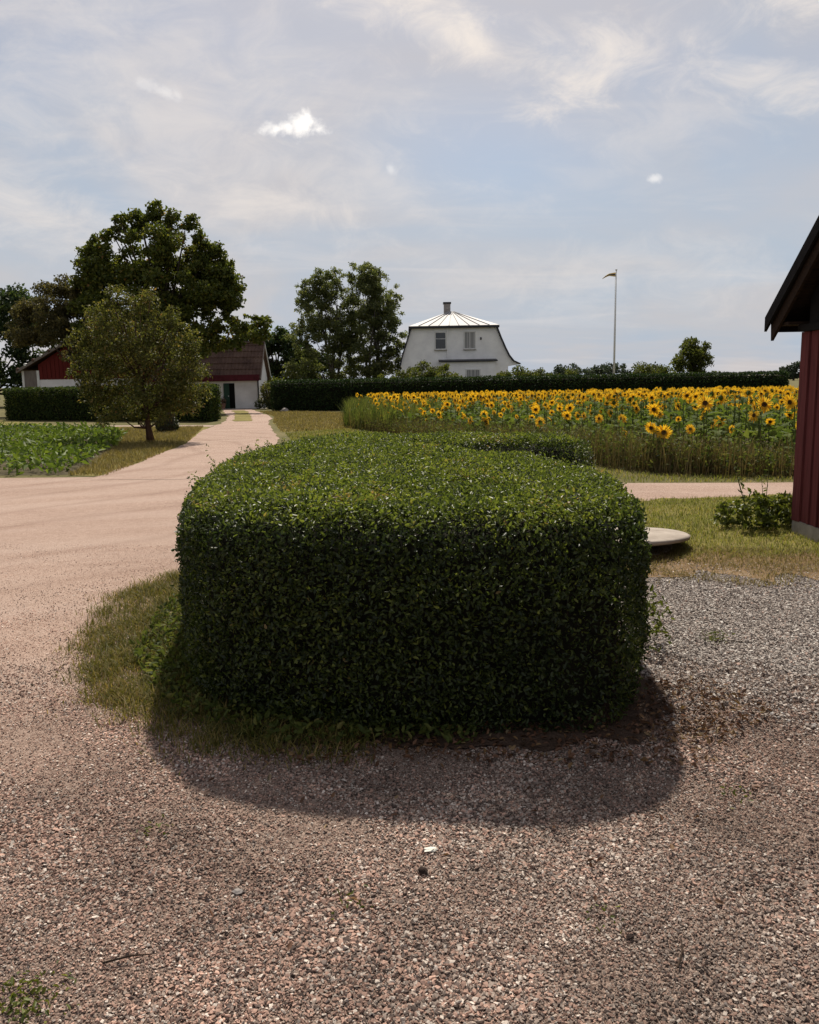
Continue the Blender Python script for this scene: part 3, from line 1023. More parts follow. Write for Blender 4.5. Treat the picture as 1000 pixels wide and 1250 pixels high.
# ------------------------------------------------------------------ the big clipped hedge
def build_main_hedge():
    root = thing('hedge', 'large rounded dark green clipped hedge standing in the gravel yard', 'hedge', (0, 6.2, 0))
    near = smooth_loop([(-1.33, 4.72), (-1.14, 4.2), (-.72, 3.86), (-.15, 3.70), (.45, 3.66), (.88, 3.70), (1.15, 3.96), (1.28, 4.45), (1.36, 5.1), (1.27, 6.0), (.95, 6.85),
                        (.35, 7.75), (-.05, 8.6), (-.5, 9.6), (-1.0, 9.5), (-1.40, 8.4), (-1.58, 7.0), (-1.51, 5.6)], 9)
    far = smooth_loop([(-.9, 9.2), (-.2, 8.7), (.7, 8.75), (1.5, 8.5), (1.95, 8.75), (2.0, 9.3), (1.5, 9.75), (.5, 10.2), (-.5, 10.35), (-1.0, 9.9)], 9)

    def thin(P):
        k = np.ones(len(P), bool)
        low = (P[:, 2] < .25) & (rng.random(len(P)) < .2)
        # straggly lower right corner
        cor = (P[:, 0] > .7) & (P[:, 1] < 5.4) & (P[:, 2] < .68) & (rng.random(len(P)) < .42)
        return k & ~low & ~cor

    lit_top_tone = lambda P: np.where(P[:, 2] > 1.02, .26, -.12)          # painted light: leaves paler on top, darker down the sides
    back = lambda P: (P[:, 1] < 6.5) | (P[:, 2] > .55)
    make_hedge(root, near, 1.10, .24, 140000, 120000, .0255, MAT['hedge'], .035, 2.6, .035, thin=thin, inset=.13, keep=back, flat=.45, aspect=.48, young=lit_top_tone)
    make_hedge(root, far, 1.06, .2, 18000, 22000, .030, MAT['hedge'], .04, 2.6, .05, inset=.13, flat=.38, aspect=.46, young=lit_top_tone)
    # stray shoots above the clipped top
    q = scatter(near, 260)
    ps = [np.column_stack([np.full(9, a) + np.cumsum(rng.normal(0, .006, 9)), np.full(9, b) + np.cumsum(rng.normal(0, .006, 9)), np.linspace(1.06, 1.10 + h, 9)])
          for (a, b, _), h in zip(q, rng.exponential(.028, 260))]
    P = np.concatenate(ps) - np.array([0, 6.2, 0])
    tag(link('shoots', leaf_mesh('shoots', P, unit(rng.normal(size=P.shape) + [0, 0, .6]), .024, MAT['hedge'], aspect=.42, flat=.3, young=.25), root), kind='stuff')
    # woody stems near the foot
    m = MB()
    for k in range(70):
        a = rng.uniform(0, len(near) - 1)
        p = near[int(a)]
        c = np.array([0, 6.0])
        d = (c - p) / np.linalg.norm(c - p)
        q = p + d * rng.uniform(.14, .34)
        if q[1] > 6.5:
            continue
        x, y = q
        m.tube([(x, y, 0), (x + rng.normal(0, .04), y + rng.normal(0, .04), .3), (x + rng.normal(0, .03), y + rng.normal(0, .03), .65)], [.011, .008, .004], 5)
    tag(m.build('stems', MAT['twig'], root), kind='stuff')


build_main_hedge()


# ------------------------------------------------------------------ red barn on the right
def build_barn():
    X, Y0, Y1 = 4.13, 2.6, 8.65            # gable wall plane and its two corners
    ze, yr = 2.37, 5.6                     # eave height, ridge position
    sl_ = (4.83 - ze) / (Y1 - yr)
    top = lambda y: ze + (Y1 - y) * sl_ if y > yr else ze + (y - Y0) * sl_
    root = thing('red_barn', 'dark red timber barn with black roof edge at the right of the frame', 'barn', (X, Y1, 0))
    m = MB()
    a = [(X + .03, Y0 + .02, .2), (X + .03, Y1 - .02, .2), (X + .03, Y1 - .02, ze - .05), (X + .03, yr, 4.73), (X + .03, Y0 + .02, ze - .05)]
    m.hull(a, [(12, y, z) for x, y, z in a]).build('wall', MAT['red'], root)
    m = MB().box(X - .02, 12.02, Y0 - .02, Y1 + .02, -.1, .16)
    m.build('foundation', MAT['concrete'], root)
    y = Y1 - .14
    k = 0
    while y > Y0 + .1:
        w = .165
        y2 = max(y - w, Y0)
        dx = rng.uniform(-.004, .004)
        zc = 2.13
        pa = [(X + dx, y - .003, .16), (X + dx, y2 + .003, .16), (X + dx, y2 + .003, zc), (X + dx, y - .003, zc)]
        MB().hull(pa, [(X + .029, q, z) for _, q, z in pa]).build('board', MAT['red'], root)
        pb = [(X - .022, y2 + .02, .165), (X - .022, y2 - .02, .165), (X - .022, y2 - .02, zc), (X - .022, y2 + .02, zc)]
        MB().hull(pb, [(X - .005, q, z) for _, q, z in pb]).build('batten', MAT['red'], root)
        # dark boarding of the gable above
        if top(y2) > zc + .2 and top(y) > zc + .2:
            pa = [(X - .03 + dx, y - .002, zc + .075), (X - .03 + dx, y2 + .002, zc + .075), (X - .03 + dx, y2 + .002, top(y2) - .03), (X - .03 + dx, y - .002, top(y) - .03)]
            MB().hull(pa, [(X + .028, q, z) for _, q, z in pa]).build('gable_board', MAT['darkboard'], root)
        y = y2
        k += 1
    MB().box(X - .025, X + .028, Y1 - .137, Y1 + .03, .155, 2.128).build('corner_board', MAT['red'], root)
    MB().box(X - .06, X + .027, Y0, Y1 + .05, 2.132, 2.203).build('gable_rail', MAT['darkboard'], root)
    x = X + .06
    while x < 9:
        MB().box(x, x + .16, Y1 - .018, Y1 + .008, .2, ze - .02).build('board', MAT['red'], root)
        x += .165
    # roof: two slopes with gable and eave overhang
    gx, ov = X - .245, .34
    th = .07
    for sgn, ya in ((1, Y1), (-1, Y0)):
        ye = ya + sgn * ov
        zt = ze - ov * sl_ + .16
        zr = ze + (Y1 - yr) * sl_ + .16
        a = [(gx, ye, zt), (gx, yr, zr), (gx, yr, zr + th), (gx, ye, zt + th)]
        rf = MB().hull(a, [(12.3, q, z) for _, q, z in a]).build('roof', MAT['darkboard'], root)
        # barge boards, outer and inner, with a cut foot
        b = [(gx - .03, ye + sgn * .02, zt - .10), (gx - .03, yr, zr - .10), (gx - .03, yr, zr + .05), (gx - .03, ye + sgn * .02, zt + .05)]
        MB().hull(b, [(gx - .003, q, z) for _, q, z in b]).build('barge_board', MAT['darkboard'], rf)
        b = [(gx + .02, ye - sgn * .04, zt - .2), (gx + .02, yr, zr - .17), (gx + .02, yr, zr - .005), (gx + .02, ye - sgn * .02, zt - .005)]
        MB().hull(b, [(gx + .05, q, z) for _, q, z in b]).build('inner_board', MAT['soffit'], rf)
        # soffit boards under the gable overhang
        n = 22
        for i in range(n):
            t0, t1 = i / n, (i + .94) / n
            q0, q1 = ye + (yr - ye) * t0, ye + (yr - ye) * t1
            z0, z1 = zt + (zr - zt) * t0 - .012, zt + (zr - zt) * t1 - .012
            c = [(gx + .055, q0, z0 - .02), (gx + .055, q1, z1 - .02), (gx + .055, q1, z1), (gx + .055, q0, z0)]
            MB().hull(c, [(X + .2, q, z) for _, q, z in c]).build('soffit_board', MAT['soffit'], rf)
        # eave fascia and gutter
        MB().box(gx + .06, 12.2, min(ye - sgn * .03, ye - sgn * .005), max(ye - sgn * .03, ye - sgn * .005), zt - .11, zt - .004).build('fascia', MAT['darkboard'], rf)
        c = [(gx - .002, ye - sgn * .34, zt - .05 + .0), (gx - .002, ye - sgn * .02, zt - .05), (gx - .002, ye - sgn * .02, zt - .02), (gx - .002, ye - sgn * .34, zt - .02)]
        MB().hull([(gx + .06, q, z) for _, q, z in c], [(11.9, q, z) for _, q, z in c]).build('eave_soffit', MAT['soffit'], rf)


build_barn()


# ------------------------------------------------------------------ concrete cover, shrub by the barn
def build_lid():
    root = thing('well_cover', 'low pale concrete well cover lying tilted in the grass behind the hedge', 'well cover', (1.95, 8.22, 0))
    MB().lathe([(.70, 0), (.70, .03), (.68, .03)], (1.95, 8.22, 0), 40).build('ring', MAT['concrete'], root)
    ld = link('lid', MB().lathe([(.84, -.022), (.865, -.016), (.87, .012), (.84, .026), (.6, .042), (.3, .052), (.02, .056)], (0, 0, 0), 48, .004).mesh('lid', MAT['lid'], True), root, (0, 0, .105))
    ld.rotation_euler = (R(-5), 0, 0)


build_lid()


def bush(name, label, base, rx, ry, h, n, ls, mat, group=None, clumps=22, cat='bush', spread=.3, stems=True, hexa=False):
    blobs = [(0, 0, h * .42, rx * .8, ry * .8, h * .48), (rx * .35, 0, h * .38, rx * .55, ry * .6, h * .42), (-rx * .38, 0, h * .36, rx * .55, ry * .6, h * .4)]
    return make_tree(name, label, base, blobs, n, ls, mat, MAT['bark'], h, .03 * h if stems else 0, cat, group, stems=3, clumps=clumps, spread=spread,
                     crown_name='foliage', hexa=hexa)


r = bush('shrub', 'green leafy shrub growing against the foot of the red barn', (3.95, 8.95, 0), .6, .42, .46, 1900, .055, MAT['ybush'], hexa=True, cat='shrub', clumps=26, spread=.22)
m = MB()
for (dx, dy, h) in ((-.38, -.05, .85), (-.3, .05, .7), (.05, .1, .8), (-.1, -.1, .62)):
    m.tube([(dx * .4, dy, 0), (dx * .8, dy, h * .5), (dx * 1.15, dy, h)], [.006, .004, .002], 5)
tag(link('tall_stem', m.mesh('tall_stem', MAT['stem']), r), kind='stuff')
P = np.concatenate([np.column_stack([np.linspace(dx * .5, dx * 1.15, 14), np.full(14, dy), np.linspace(.15, h, 14)]) for dx, dy, h in
                    ((-.38, -.05, .85), (-.3, .05, .7), (.05, .1, .8), (-.1, -.1, .62))])
tag(link('stem_leaf', leaf_mesh('stem_leaf', P, np.tile([0, 0, 1.0], (len(P), 1)), .06, MAT['weeds'], aspect=.3), r), kind='stuff')


# ------------------------------------------------------------------ white house
def window(parent, x0, x1, z0, z1, y, mat_pane, frame=.07, mull=1, bar=0):
    w = MB()
    w.box(x0 - frame, x0, y - .06, y + .02, z0 - frame, z1 + frame)
    w.box(x1, x1 + frame, y - .06, y + .02, z0 - frame, z1 + frame)
    w.box(x0, x1, y - .058, y + .02, z1, z1 + frame)
    w.box(x0, x1, y - .058, y + .02, z0 - frame, z0)
    wo = w.build('window', MAT['whitetrim'], parent)
    MB().box(x0, x1, y - .012, y + .015, z0, z1).build('pane', mat_pane, wo)
    for i in range(mull):
        xm = x0 + (x1 - x0) * (i + 1) / (mull + 1)
        MB().box(xm - .02, xm + .02, y - .045, y - .014, z0, z1).build('mullion', MAT['whitetrim'], wo)
    if bar:
        zm = z0 + (z1 - z0) * .62
        MB().box(x0, x1, y - .04, y - .016, zm - .02, zm + .02).build('glazing_bar', MAT['whitetrim'], wo)
    MB().box(x0 - .12, x1 + .12, y - .14, y - .062, z0 - frame - .05, z0 - frame).build('sill', MAT['concrete'], wo)
    return wo


def build_house():
    Y, Yb, cx = 67.0, 77.0, 3.8
    root = thing('white_house', 'white rendered house with mansard roof and pale metal hipped top', 'house', (cx, Y, 0))
    prof = [(4.35, 0), (4.35, 2.72), (5.28, 2.86), (4.72, 3.12), (4.38, 3.55), (4.1, 4.1), (3.72, 4.95), (3.36, 5.88)]
    left = [(4.2, 0), (4.2, 2.75), (4.3, 2.85), (4.15, 3.5), (3.95, 4.1), (3.66, 4.95), (3.36, 5.88)]
    out = [(cx + a, z) for a, z in prof] + [(cx - a, z) for a, z in left[::-1]]
    MB().hull([(x, Y, z) for x, z in out], [(x, Yb, z) for x, z in out]).build('wall', MAT['white'], root)
    for s, pr in ((1, prof[2:]), (-1, left[2:])):
        inn = [(cx + s * (a + .01), z + .01) for a, z in pr]
        ou = [(cx + s * (a + .10), z + .07) for a, z in pr]
        lp = inn + ou[::-1]
        MB().hull([(x, Y - .22, z) for x, z in lp], [(x, Yb + .2, z) for x, z in lp]).build('mansard_roof', MAT['black'], root)
    # hipped metal top, panel by panel on the front
    ze, zp = 5.96, 7.30
    e = 3.62
    f0, f1 = Y - .3, Yb + .3
    ap = [(cx - .25, Y + 3.2, zp), (cx + .25, Y + 3.2, zp)]
    ab = [(cx, Yb - 3.2, zp)]
    m = MB()
    m.hull([(cx - e, f0, ze - .16), (cx + e, f0, ze - .16), (cx + e, f1, ze - .16), (cx - e, f1, ze - .16)],
           [(cx - e, f0, ze - .01), (cx + e, f0, ze - .01), (cx + e, f1, ze - .01), (cx - e, f1, ze - .01)])
    rf = m.build('roof_eave', MAT['black'], root)
    m = MB()
    m.poly([(cx + e, f0, ze), (cx + e, f1, ze), ab[0], ap[1]])
    m.poly([(cx - e, f1, ze), (cx - e, f0, ze), ap[0], ab[0]])
    m.poly([(cx + e, f1, ze), (cx - e, f1, ze), ab[0]])
    m.poly([ap[0], ap[1], ab[0]])
    m.build('roof_side', MAT['metalroof'], root)
    MB().poly([(cx - e, f0 + .01, ze - .005), (cx + e, f0 + .01, ze - .005), (cx + .25, Y + 3.21, zp - .005), (cx - .25, Y + 3.21, zp - .005)]).build('roof_underlay', MAT['metalroof'], root)
    n = 9
    for i in range(n):
        t0, t1 = i / n + .001, (i + 1) / n - .001
        a0, a1 = cx - e + 2 * e * t0, cx - e + 2 * e * t1
        b0, b1 = cx - .25 + .5 * t0, cx - .25 + .5 * t1
        lo = [(a0, f0, ze), (a1, f0, ze), (b1, Y + 3.2, zp), (b0, Y + 3.2, zp)]
        MB().hull(lo, [(x, y, z + .03) for x, y, z in lo]).build('roof_panel', MAT['metalroof'], root)
        if i:
            MB().tube([(cx - e + 2 * e * i / n, f0, ze + .05), (cx - .25 + .5 * i / n, Y + 3.2, zp + .05)], .035, 5).build('seam', MAT['metalroof'], root)
    ch = MB().box(cx - .62, cx - .08, Y + 3.3, Y + 3.9, 6.9, 8.0).build('chimney', MAT['chimney'], root)
    MB().box(cx - .68, cx - .02, Y + 3.24, Y + 3.96, 8.0, 8.14).build('chimney_cap', MAT['black'], ch)
    window(root, 2.33, 3.12, 4.2, 5.45, Y, MAT['glass'], .09, 0, 1)
    window(root, 4.66, 5.46, 4.2, 5.45, Y, MAT['curtain'], .09, 1)
    # projecting ground floor with a narrow lean-to roof
    MB().box(2.75, 7.0, Y - .9, Y - .004, 0, 3.10).build('bay_wall', MAT['white'], root)
    MB().hull([(2.55, Y - 1.1, 3.12), (7.2, Y - 1.1, 3.12), (7.2, Y - .004, 3.26), (2.55, Y - .004, 3.26)],
              [(2.55, Y - 1.1, 3.20), (7.2, Y - 1.1, 3.20), (7.2, Y - .004, 3.34), (2.55, Y - .004, 3.34)]).build('bay_roof', MAT['black'], root)
    window(root, 4.75, 5.75, 1.2, 2.45, Y - .9, MAT['curtain'], .1, 2)
    MB().tube([(3.26, Y - .06, 5.85), (3.26, Y - .06, 3.5)], .045, 6).build('downpipe', MAT['white'], root)
    MB().box(5.9, 6.02, Y - .05, Y - .002, 4.85, 5.05).build('wall_lamp', MAT['black'], root)


build_house()


# ------------------------------------------------------------------ cottage and barn on the left
def build_cottage():
    x0, x1, y0, y1, ze, zr = -18.2, -10.15, 56.5, 60.2, 2.08, 4.45
    ym = (y0 + y1) / 2
    root = thing('cottage', 'low white cottage with brown tiled roof and dark red eaves', 'cottage', (x0 / 2 + x1 / 2, y0, 0))
    a = [(x1, y0, 0), (x1, y1, 0), (x1, y1, ze), (x1, ym, zr - .1), (x1, y0, ze)]
    MB().hull(a, [(x0, y, z) for _, y, z in a]).build('wall', MAT['limewash'], root)
    for s in (1, -1):
        ye = y0 - .35 if s == 1 else y1 + .35
        zz = ze - .16
        b = [(x1 + .22, ye, zz), (x1 + .22, ym, zr - .06), (x1 + .22, ym, zr + .06), (x1 + .22, ye, zz + .12)]
        rf = MB().hull(b, [(x0 - .22, y, z) for _, y, z in b]).build('roof', MAT['tile'], root)
        if s == 1:
            for i in range(6):
                t = (i + .5) / 6
                yy, z = ye + (ym - ye) * t, zz + (zr - .06 - zz) * t + .12
                MB().box(x0 - .22, x1 + .22, yy - .02, yy + .03, z, z + .045).build('tile_course', MAT['tile'], rf)
        b = [(x1 + .225, ye, zz - .02), (x1 + .225, ym, zr - .08), (x1 + .225, ym, zr + .08), (x1 + .225, ye, zz + .13)]
        MB().hull(b, [(x1 + .27, y, z) for _, y, z in b]).build('barge_board', MAT['whitetrim' if s == -1 else 'greywood'], rf)
    MB().box(x0 - .1, x1 + .15, y0 - .42, y0 - .36, ze - .2, ze + .22).build('fascia', MAT['purplefascia'], root)
    MB().tube([(x0, ym, zr + .05), (x1 + .24, ym, zr + .05)], .11, 6).build('ridge_tile', MAT['tile'], root)
    MB().box(-13.62, -12.95, y0 - .03, y0 + .02, .05, 1.72).build('doorway', MAT['interior'], root)
    d = MB().box(-12.52, -11.78, y0 - .03, y0 + .02, .05, 1.74).build('door_opening', MAT['interior'], root)
    g_ = MB().box(-12.52, -12.14, y0 - .07, y0 - .032, .06, 1.72).build('door', MAT['darkgreen'], root)
    MB().box(-12.22, -12.17, y0 - .11, y0 - .07, .85, .92).build('handle', MAT['whitetrim'], g_)
    MB().tube([(x1 + .0, y0 - .08, 1.95), (x1 + .0, y0 - .08, .1)], .05, 6).build('downpipe', MAT['black'], root)
    for yy in (58.0, 59.2):
        MB().box(x1 - .01, x1 + .03, yy, yy + .5, .7, 1.65).build('window', MAT['glass'], root)
    MB().box(x1 - 2.6, x1 + .6, y0 - 1.1, y0 - .01, 0.0, .03).build('door_slab', MAT['concrete'], root)
    b = thing('flower_pot', 'terracotta pot of flowers beside the green cottage door', 'flower pot', (-12.5, 55.9, .03))
    MB().lathe([(.13, 0), (.20, .34), (.22, .34), (.22, .38), (.16, .38)], (0, 0, 0), 12)
    link('pot', MB().lathe([(.13, 0), (.20, .34), (.22, .34), (.22, .38), (.16, .38)], (0, 0, 0), 12).mesh('pot', MAT['terracotta']), b)
    P = rng.normal(0, .12, (220, 3)) + [0, 0, .52]
    link('plant', leaf_mesh('plant', P, unit(rng.normal(size=(220, 3))), .09, MAT['litter']), b)


def build_left_barn():
    y0 = 58.0
    root = thing('red_outbuilding', 'red gabled outbuilding with white lower wall behind the left garden hedge', 'outbuilding', (-22.5, y0, 0))
    xl, xr, xa, za, ze = -25.7, -18.5, -22.0, 5.5, 3.25
    a = [(xl, y0, 2.25), (xr, y0, 2.25), (xr, y0, ze), (xa, y0, za), (xl, y0, ze)]
    MB().hull(a, [(x, y0 + 8, z) for x, _, z in a]).build('wall', MAT['redfar'], root)
    MB().box(xl + .02, xr, y0 - .03, y0 + 8, 0, 2.25).build('lower_wall', MAT['limewash'], root)
    # boards on the gable
    x = xl + .05
    while x < xr - .3:
        zt = ze + (za - ze) * (1 - abs((x + .14) - xa) / (xa - xl)) - .25
        MB().box(x, x + .26, y0 - .05, y0 - .002, 2.22, max(zt, 2.6)).build('board', MAT['redfar'], root)
        x += .29
    MB().box(-26.75, xl, y0 - .01, y0 + 8, 0, 2.85).build('lean_to_wall', MAT['greywood'], root)
    MB().box(-26.85, -26.7, y0 - .06, y0 + .1, 0, 2.85).build('corner_post', MAT['whitetrim'], root)
    MB().box(xl - .12, xl + .06, y0 - .06, y0 - .012, 0, 2.85).build('corner_post', MAT['whitetrim'], root)
    for s, xe, zz in ((-1, -27.1, 2.72), (1, -17.9, 2.9)):
        b = [(xe, y0 - .3, zz), (xa, y0 - .3, za), (xa, y0 - .3, za + .14), (xe, y0 - .3, zz + .14)]
        rf = MB().hull(b, [(x, y0 + 8.3, z) for x, _, z in b]).build('roof', MAT['tile'], root)
        b = [(xe, y0 - .36, zz - .03), (xa, y0 - .36, za - .03), (xa, y0 - .36, za + .17), (xe, y0 - .36, zz + .17)]
        MB().hull(b, [(x, y0 - .302, z) for x, _, z in b]).build('barge_board', MAT['greywood'], rf)
        for i in range(9):
            t = (i + .2) / 9
            X_, Z_ = xe + (xa - xe) * t, zz + (za - zz) * t
            MB().tube([(X_, y0 - .42, Z_ + .17), (X_, y0 + .5, Z_ + .17)], .1, 6).build('edge_tile', MAT['whitetrim' if i % 2 else 'tile'], rf)


build_cottage()
build_left_barn()


# ------------------------------------------------------------------ other hedges
def build_far_hedges():
    root = thing('hedge', 'long dark clipped boundary hedge behind the sunflower field', 'hedge', (6, 48, 0))
    front = [(-7.55, 50.1), (0, 48.9), (8, 47.6), (15, 46.4), (20.2, 45.6), (21.2, 46.2)]
    back = [(20.8, 47.6), (15, 48.2), (8, 49.3), (0, 50.6), (-7.4, 51.9)]
    c = smooth_loop(front + back, 9)
    keep = lambda P: (P[:, 2] > 1.3) | (P[:, 0] - P[:, 1] * .02 < -1 + 0 * P[:, 0]) | (P[:, 2] > .3)
    make_hedge(root, c, 1.82, .14, 42000, 12000, .105, MAT['fhedge'], .06, .8, .04, inset=.16, hexa=False, aspect=.6, flat=.5)
    root = thing('hedge', 'square clipped garden hedge with a sunlit end beside the driveway', 'hedge', (-15, 41, 0))
    d = np.array([-12.2, 5.9])
    d = d / np.linalg.norm(d)
    nn = np.array([-d[1], d[0]]) * -1
    p0 = np.array([-9.0, 37.6])
    q = []
    nb = np.array([.15, 1.5])
    L = 13.6
    pts = [p0, p0 + d * L * .25, p0 + d * L * .5, p0 + d * L * .75, p0 + d * L, p0 + d * L + nb, p0 + d * L * .75 + nb, p0 + d * L * .5 + nb, p0 + d * L * .25 + nb, p0 + nb]
    # straight sides: dense linear loop
    loop = []
    for i in range(len(pts)):
        a, b = pts[i], pts[(i + 1) % len(pts)]
        for t in np.linspace(0, 1, 8, endpoint=False):
            loop.append(a + (b - a) * t)
    make_hedge(root, np.array(loop), 1.64, .12, 26000, 7000, .10, MAT['lhedge'], .04, 1.2, .05, inset=.14, hexa=False, aspect=.6, flat=.5)


build_far_hedges()


# ------------------------------------------------------------------ trees
def build_trees():
    make_tree('maple_tree', 'tall broad dark green tree rising above the cottage roof', (-14.8, 50.5, .0),
              [(-1.0, 0, 7.0, 3.7, 3.0, 3.0), (1.5, 0, 6.8, 3.1, 2.8, 2.8), (-.2, 0, 9.7, 2.5, 2.3, 2.1), (-3.2, 0, 8.8, 1.6, 1.6, 1.5), (2.7, .2, 8.6, 1.7, 1.8, 1.5),
               (4.0, 0, 7.0, 1.2, 1.4, 1.6), (-4.2, 0, 7.2, 1.1, 1.2, 1.6), (5.6, 0, 5.0, 1.3, 1.1, .9), (-3.2, 0, 5.2, 2.0, 2, 1.8), (.4, -.6, 4.6, 3.6, 2.4, 1.9), (4.0, 0, 4.7, 1.6, 1.4, 1.1)]
              + [(4.3 * math.cos(a) * k, 0, 7.3 + 4.5 * math.sin(a) * k, .55, .6, .6) for a, k in zip(np.linspace(-.2, 3.3, 15), [.98, .92, 1.0, .94, .9, .98, .94, 1.0, .9, .98, .93, 1.0, .96, .92, 1.0])],
              62000, .195, MAT['maple'], MAT['bark'], 11.5, .34, clumps=30, spread=.25, aspect=.75, shell=.3)
    make_tree('fruit_tree', 'small olive green fruit tree with leaning reddish trunk beside the driveway', (-7.75, 24.7, 0),
              [(-.35, 0, 2.5, 1.5, 1.2, 1.1), (.7, 0, 2.4, 1.1, 1.1, .9), (-.5, 0, 3.3, 1.2, 1.0, .8), (-1.1, 0, 1.9, .9, .9, .8), (.9, .1, 1.6, .9, .9, .7), (-.2, 0, 1.3, 1.6, 1.0, .5), (-.7, 0, 1.0, 1.3, .9, .38), (.5, 0, .98, 1.05, .8, .34)]
              + [(-.28 + 1.75 * math.cos(a) * k, 0, 2.45 + 1.75 * math.sin(a) * k, .28 + .12 * k, .4, .36) for a, k in
                 zip(np.linspace(-.7, 3.8, 19), [1, .85, 1.05, .9, 1.0, .85, .95, .8, 1.02, .9, 1.1, .92, 1.0, .84, 1.02, .9, 1.04, .86, .95])],
              26000, .09, MAT['fruit'], MAT['redbark'], 3.6, .105, clumps=26, spread=.3, aspect=.5, lean=(-.35, 0), shell=.3)
    make_tree('copper_tree', 'brownish green round tree partly hiding the red outbuilding roof', (-20.2, 51.5, 0),
              [(0, 0, 5.4, 2.6, 2.4, 2.2), (-2.1, 0, 5.6, 1.9, 1.8, 1.7), (1.6, 0, 4.6, 1.9, 1.8, 1.7), (-.6, 0, 7.0, 1.7, 1.7, 1.3), (-3.2, 0, 5.0, 1.1, 1.1, 1.0)],
              32000, .155, MAT['brown'], MAT['bark'], 7.2, .22, clumps=34, spread=.26, shell=.35)
    make_tree('oak_tree', 'dark tree crowding the left edge behind the outbuilding', (-38, 76, 0),
              [(0, 0, 6.5, 4.2, 4, 4.6), (3.0, 0, 8.4, 2.6, 2.6, 2.6), (-3.4, 0, 8.0, 3.2, 3, 3.0), (4.6, 0, 4.6, 2.4, 2.4, 3.2), (-1.0, 0, 2.4, 5.0, 3, 2.2)],
              22000, .36, MAT['dark'], MAT['bark'], 10.5, .35, clumps=24, spread=.3)
    make_tree('oak_tree', 'dark tree standing behind the roof ridge of the red outbuilding', (-28.5, 80, 0),
              [(0, 0, 6.0, 3.6, 3.2, 3.6), (3.4, 0, 5.0, 3.0, 2.8, 3.0), (-2.6, 0, 4.4, 2.8, 2.8, 2.8), (6, 0, 4.0, 3.0, 2.8, 2.6)],
              16000, .36, MAT['dark'], MAT['bark'], 9.0, .3, clumps=22, spread=.3)
    make_tree('alder_tree', 'low dark tree filling the gap between cottage and poplars', (-13.0, 82, 0),
              [(0, 0, 4.2, 2.6, 2.4, 2.8), (2.2, 0, 3.4, 2.4, 2.2, 2.4), (-2.2, 0, 4.0, 2.4, 2.2, 2.4), (4.2, 0, 2.8, 2.2, 2, 2.2), (1.4, 0, 5.6, 1.4, 1.4, 1.4)],
              14000, .32, MAT['dark'], MAT['bark'], 7.0, .2, clumps=22, spread=.3)
    make_tree('poplar_tree', 'left and broader of the two tall feathery trees beside the white house', (-6.9, 78, 0),
              [(0, 0, 5.6, 2.6, 2.2, 3.0), (-1.5, 0, 8.2, 2.1, 1.8, 2.3), (.9, 0, 9.0, 1.9, 1.7, 2.4), (-.3, 0, 10.8, 1.9, 1.6, 1.3), (-2.9, 0, 6.0, 1.6, 1.5, 2.1),
               (-2.8, 0, 3.0, 1.8, 1.6, 1.8), (1.0, 0, 3.0, 1.8, 1.6, 2.0), (-1.9, 0, 10.0, 1.4, 1.2, 1.4), (1.4, 0, 6.2, 1.6, 1.6, 2.4)],
              38000, .175, MAT['birch'], MAT['palebark'], 12.0, .17, stems=3, clumps=46, spread=.22, shell=.3)
    make_tree('poplar_tree', 'right and slightly taller of the two feathery trees beside the white house', (-3.4, 77, 0),
              [(0, 0, 5.6, 2.2, 2.0, 3.0), (1.7, 0, 6.6, 1.7, 1.6, 2.4), (-.4, 0, 9.2, 2.0, 1.8, 2.3), (1.2, 0, 9.2, 1.7, 1.5, 2.0), (-.6, 0, 11.3, 1.6, 1.4, 1.2), (.7, 0, 10.9, 1.4, 1.2, 1.1),
               (2.1, 0, 3.8, 1.5, 1.5, 1.9), (.2, 0, 2.6, 2.0, 1.8, 1.8)],
              38000, .175, MAT['birch'], MAT['palebark'], 12.3, .17, stems=3, clumps=46, spread=.22, shell=.3)
    make_tree('lime_tree', 'single round dark tree on the skyline beyond the hedge near the barn', (26.3, 76, 0),
              [(0, 0, 2.9, 1.7, 1.7, 1.7), (.9, 0, 2.2, 1.3, 1.3, 1.3), (-.8, 0, 2.5, 1.2, 1.2, 1.3), (-.1, 0, 4.2, 1.2, 1.2, 1.0)],
              9000, .2, MAT['bush'], MAT['bark'], 4.6, .15, clumps=26, spread=.3)
    make_tree('far_tree', 'distant hazy tree on the horizon just left of the red barn', (103.5, 222, 0),
              [(0, 0, 2.6, 2.8, 2.4, 2.2), (1.5, 0, 3.4, 2, 2, 1.4), (-1.8, 0, 2.4, 1.8, 1.8, 1.4)], 1800, .6, MAT['farfol'], MAT['bark'], 4.5, .25, clumps=16)
    # bushes behind the boundary hedge
    bush('shrub', 'rounded olive bush in front of the white house left of its bay', (1.4, 60.5, 0), 2.9, 1.8, 3.7, 15000, .16, MAT['bush'], cat='bush')
    bush('shrub', 'low bush joining the poplar trees behind the dark boundary hedge', (-2.4, 60, 0), 2.1, 1.5, 2.5, 5000, .16, MAT['bush'], cat='bush')
    bush('shrub', 'wide low bush under the flared right eave of the white house', (8.4, 60, 0), 2.7, 1.7, 3.1, 12000, .16, MAT['bush'], cat='bush')
    bush('shrub', 'yellow green bush at the left end of the boundary hedge', (-9.6, 60.5, 0), 1.6, 1.2, 2.5, 4200, .16, MAT['ybush'], cat='bush')
    bush('shrub', 'thin reddish shrub beside the cottage gable', (-9.2, 55.2, 0), .7, .6, 2.2, 1100, .13, MAT['fruit'], cat='bush')
    bush('shrub', 'lavender clump at the foot of the cottage corner', (-9.5, 54.8, 0), .8, .5, .75, 900, .1, MAT['ivy'], cat='bush', stems=False)
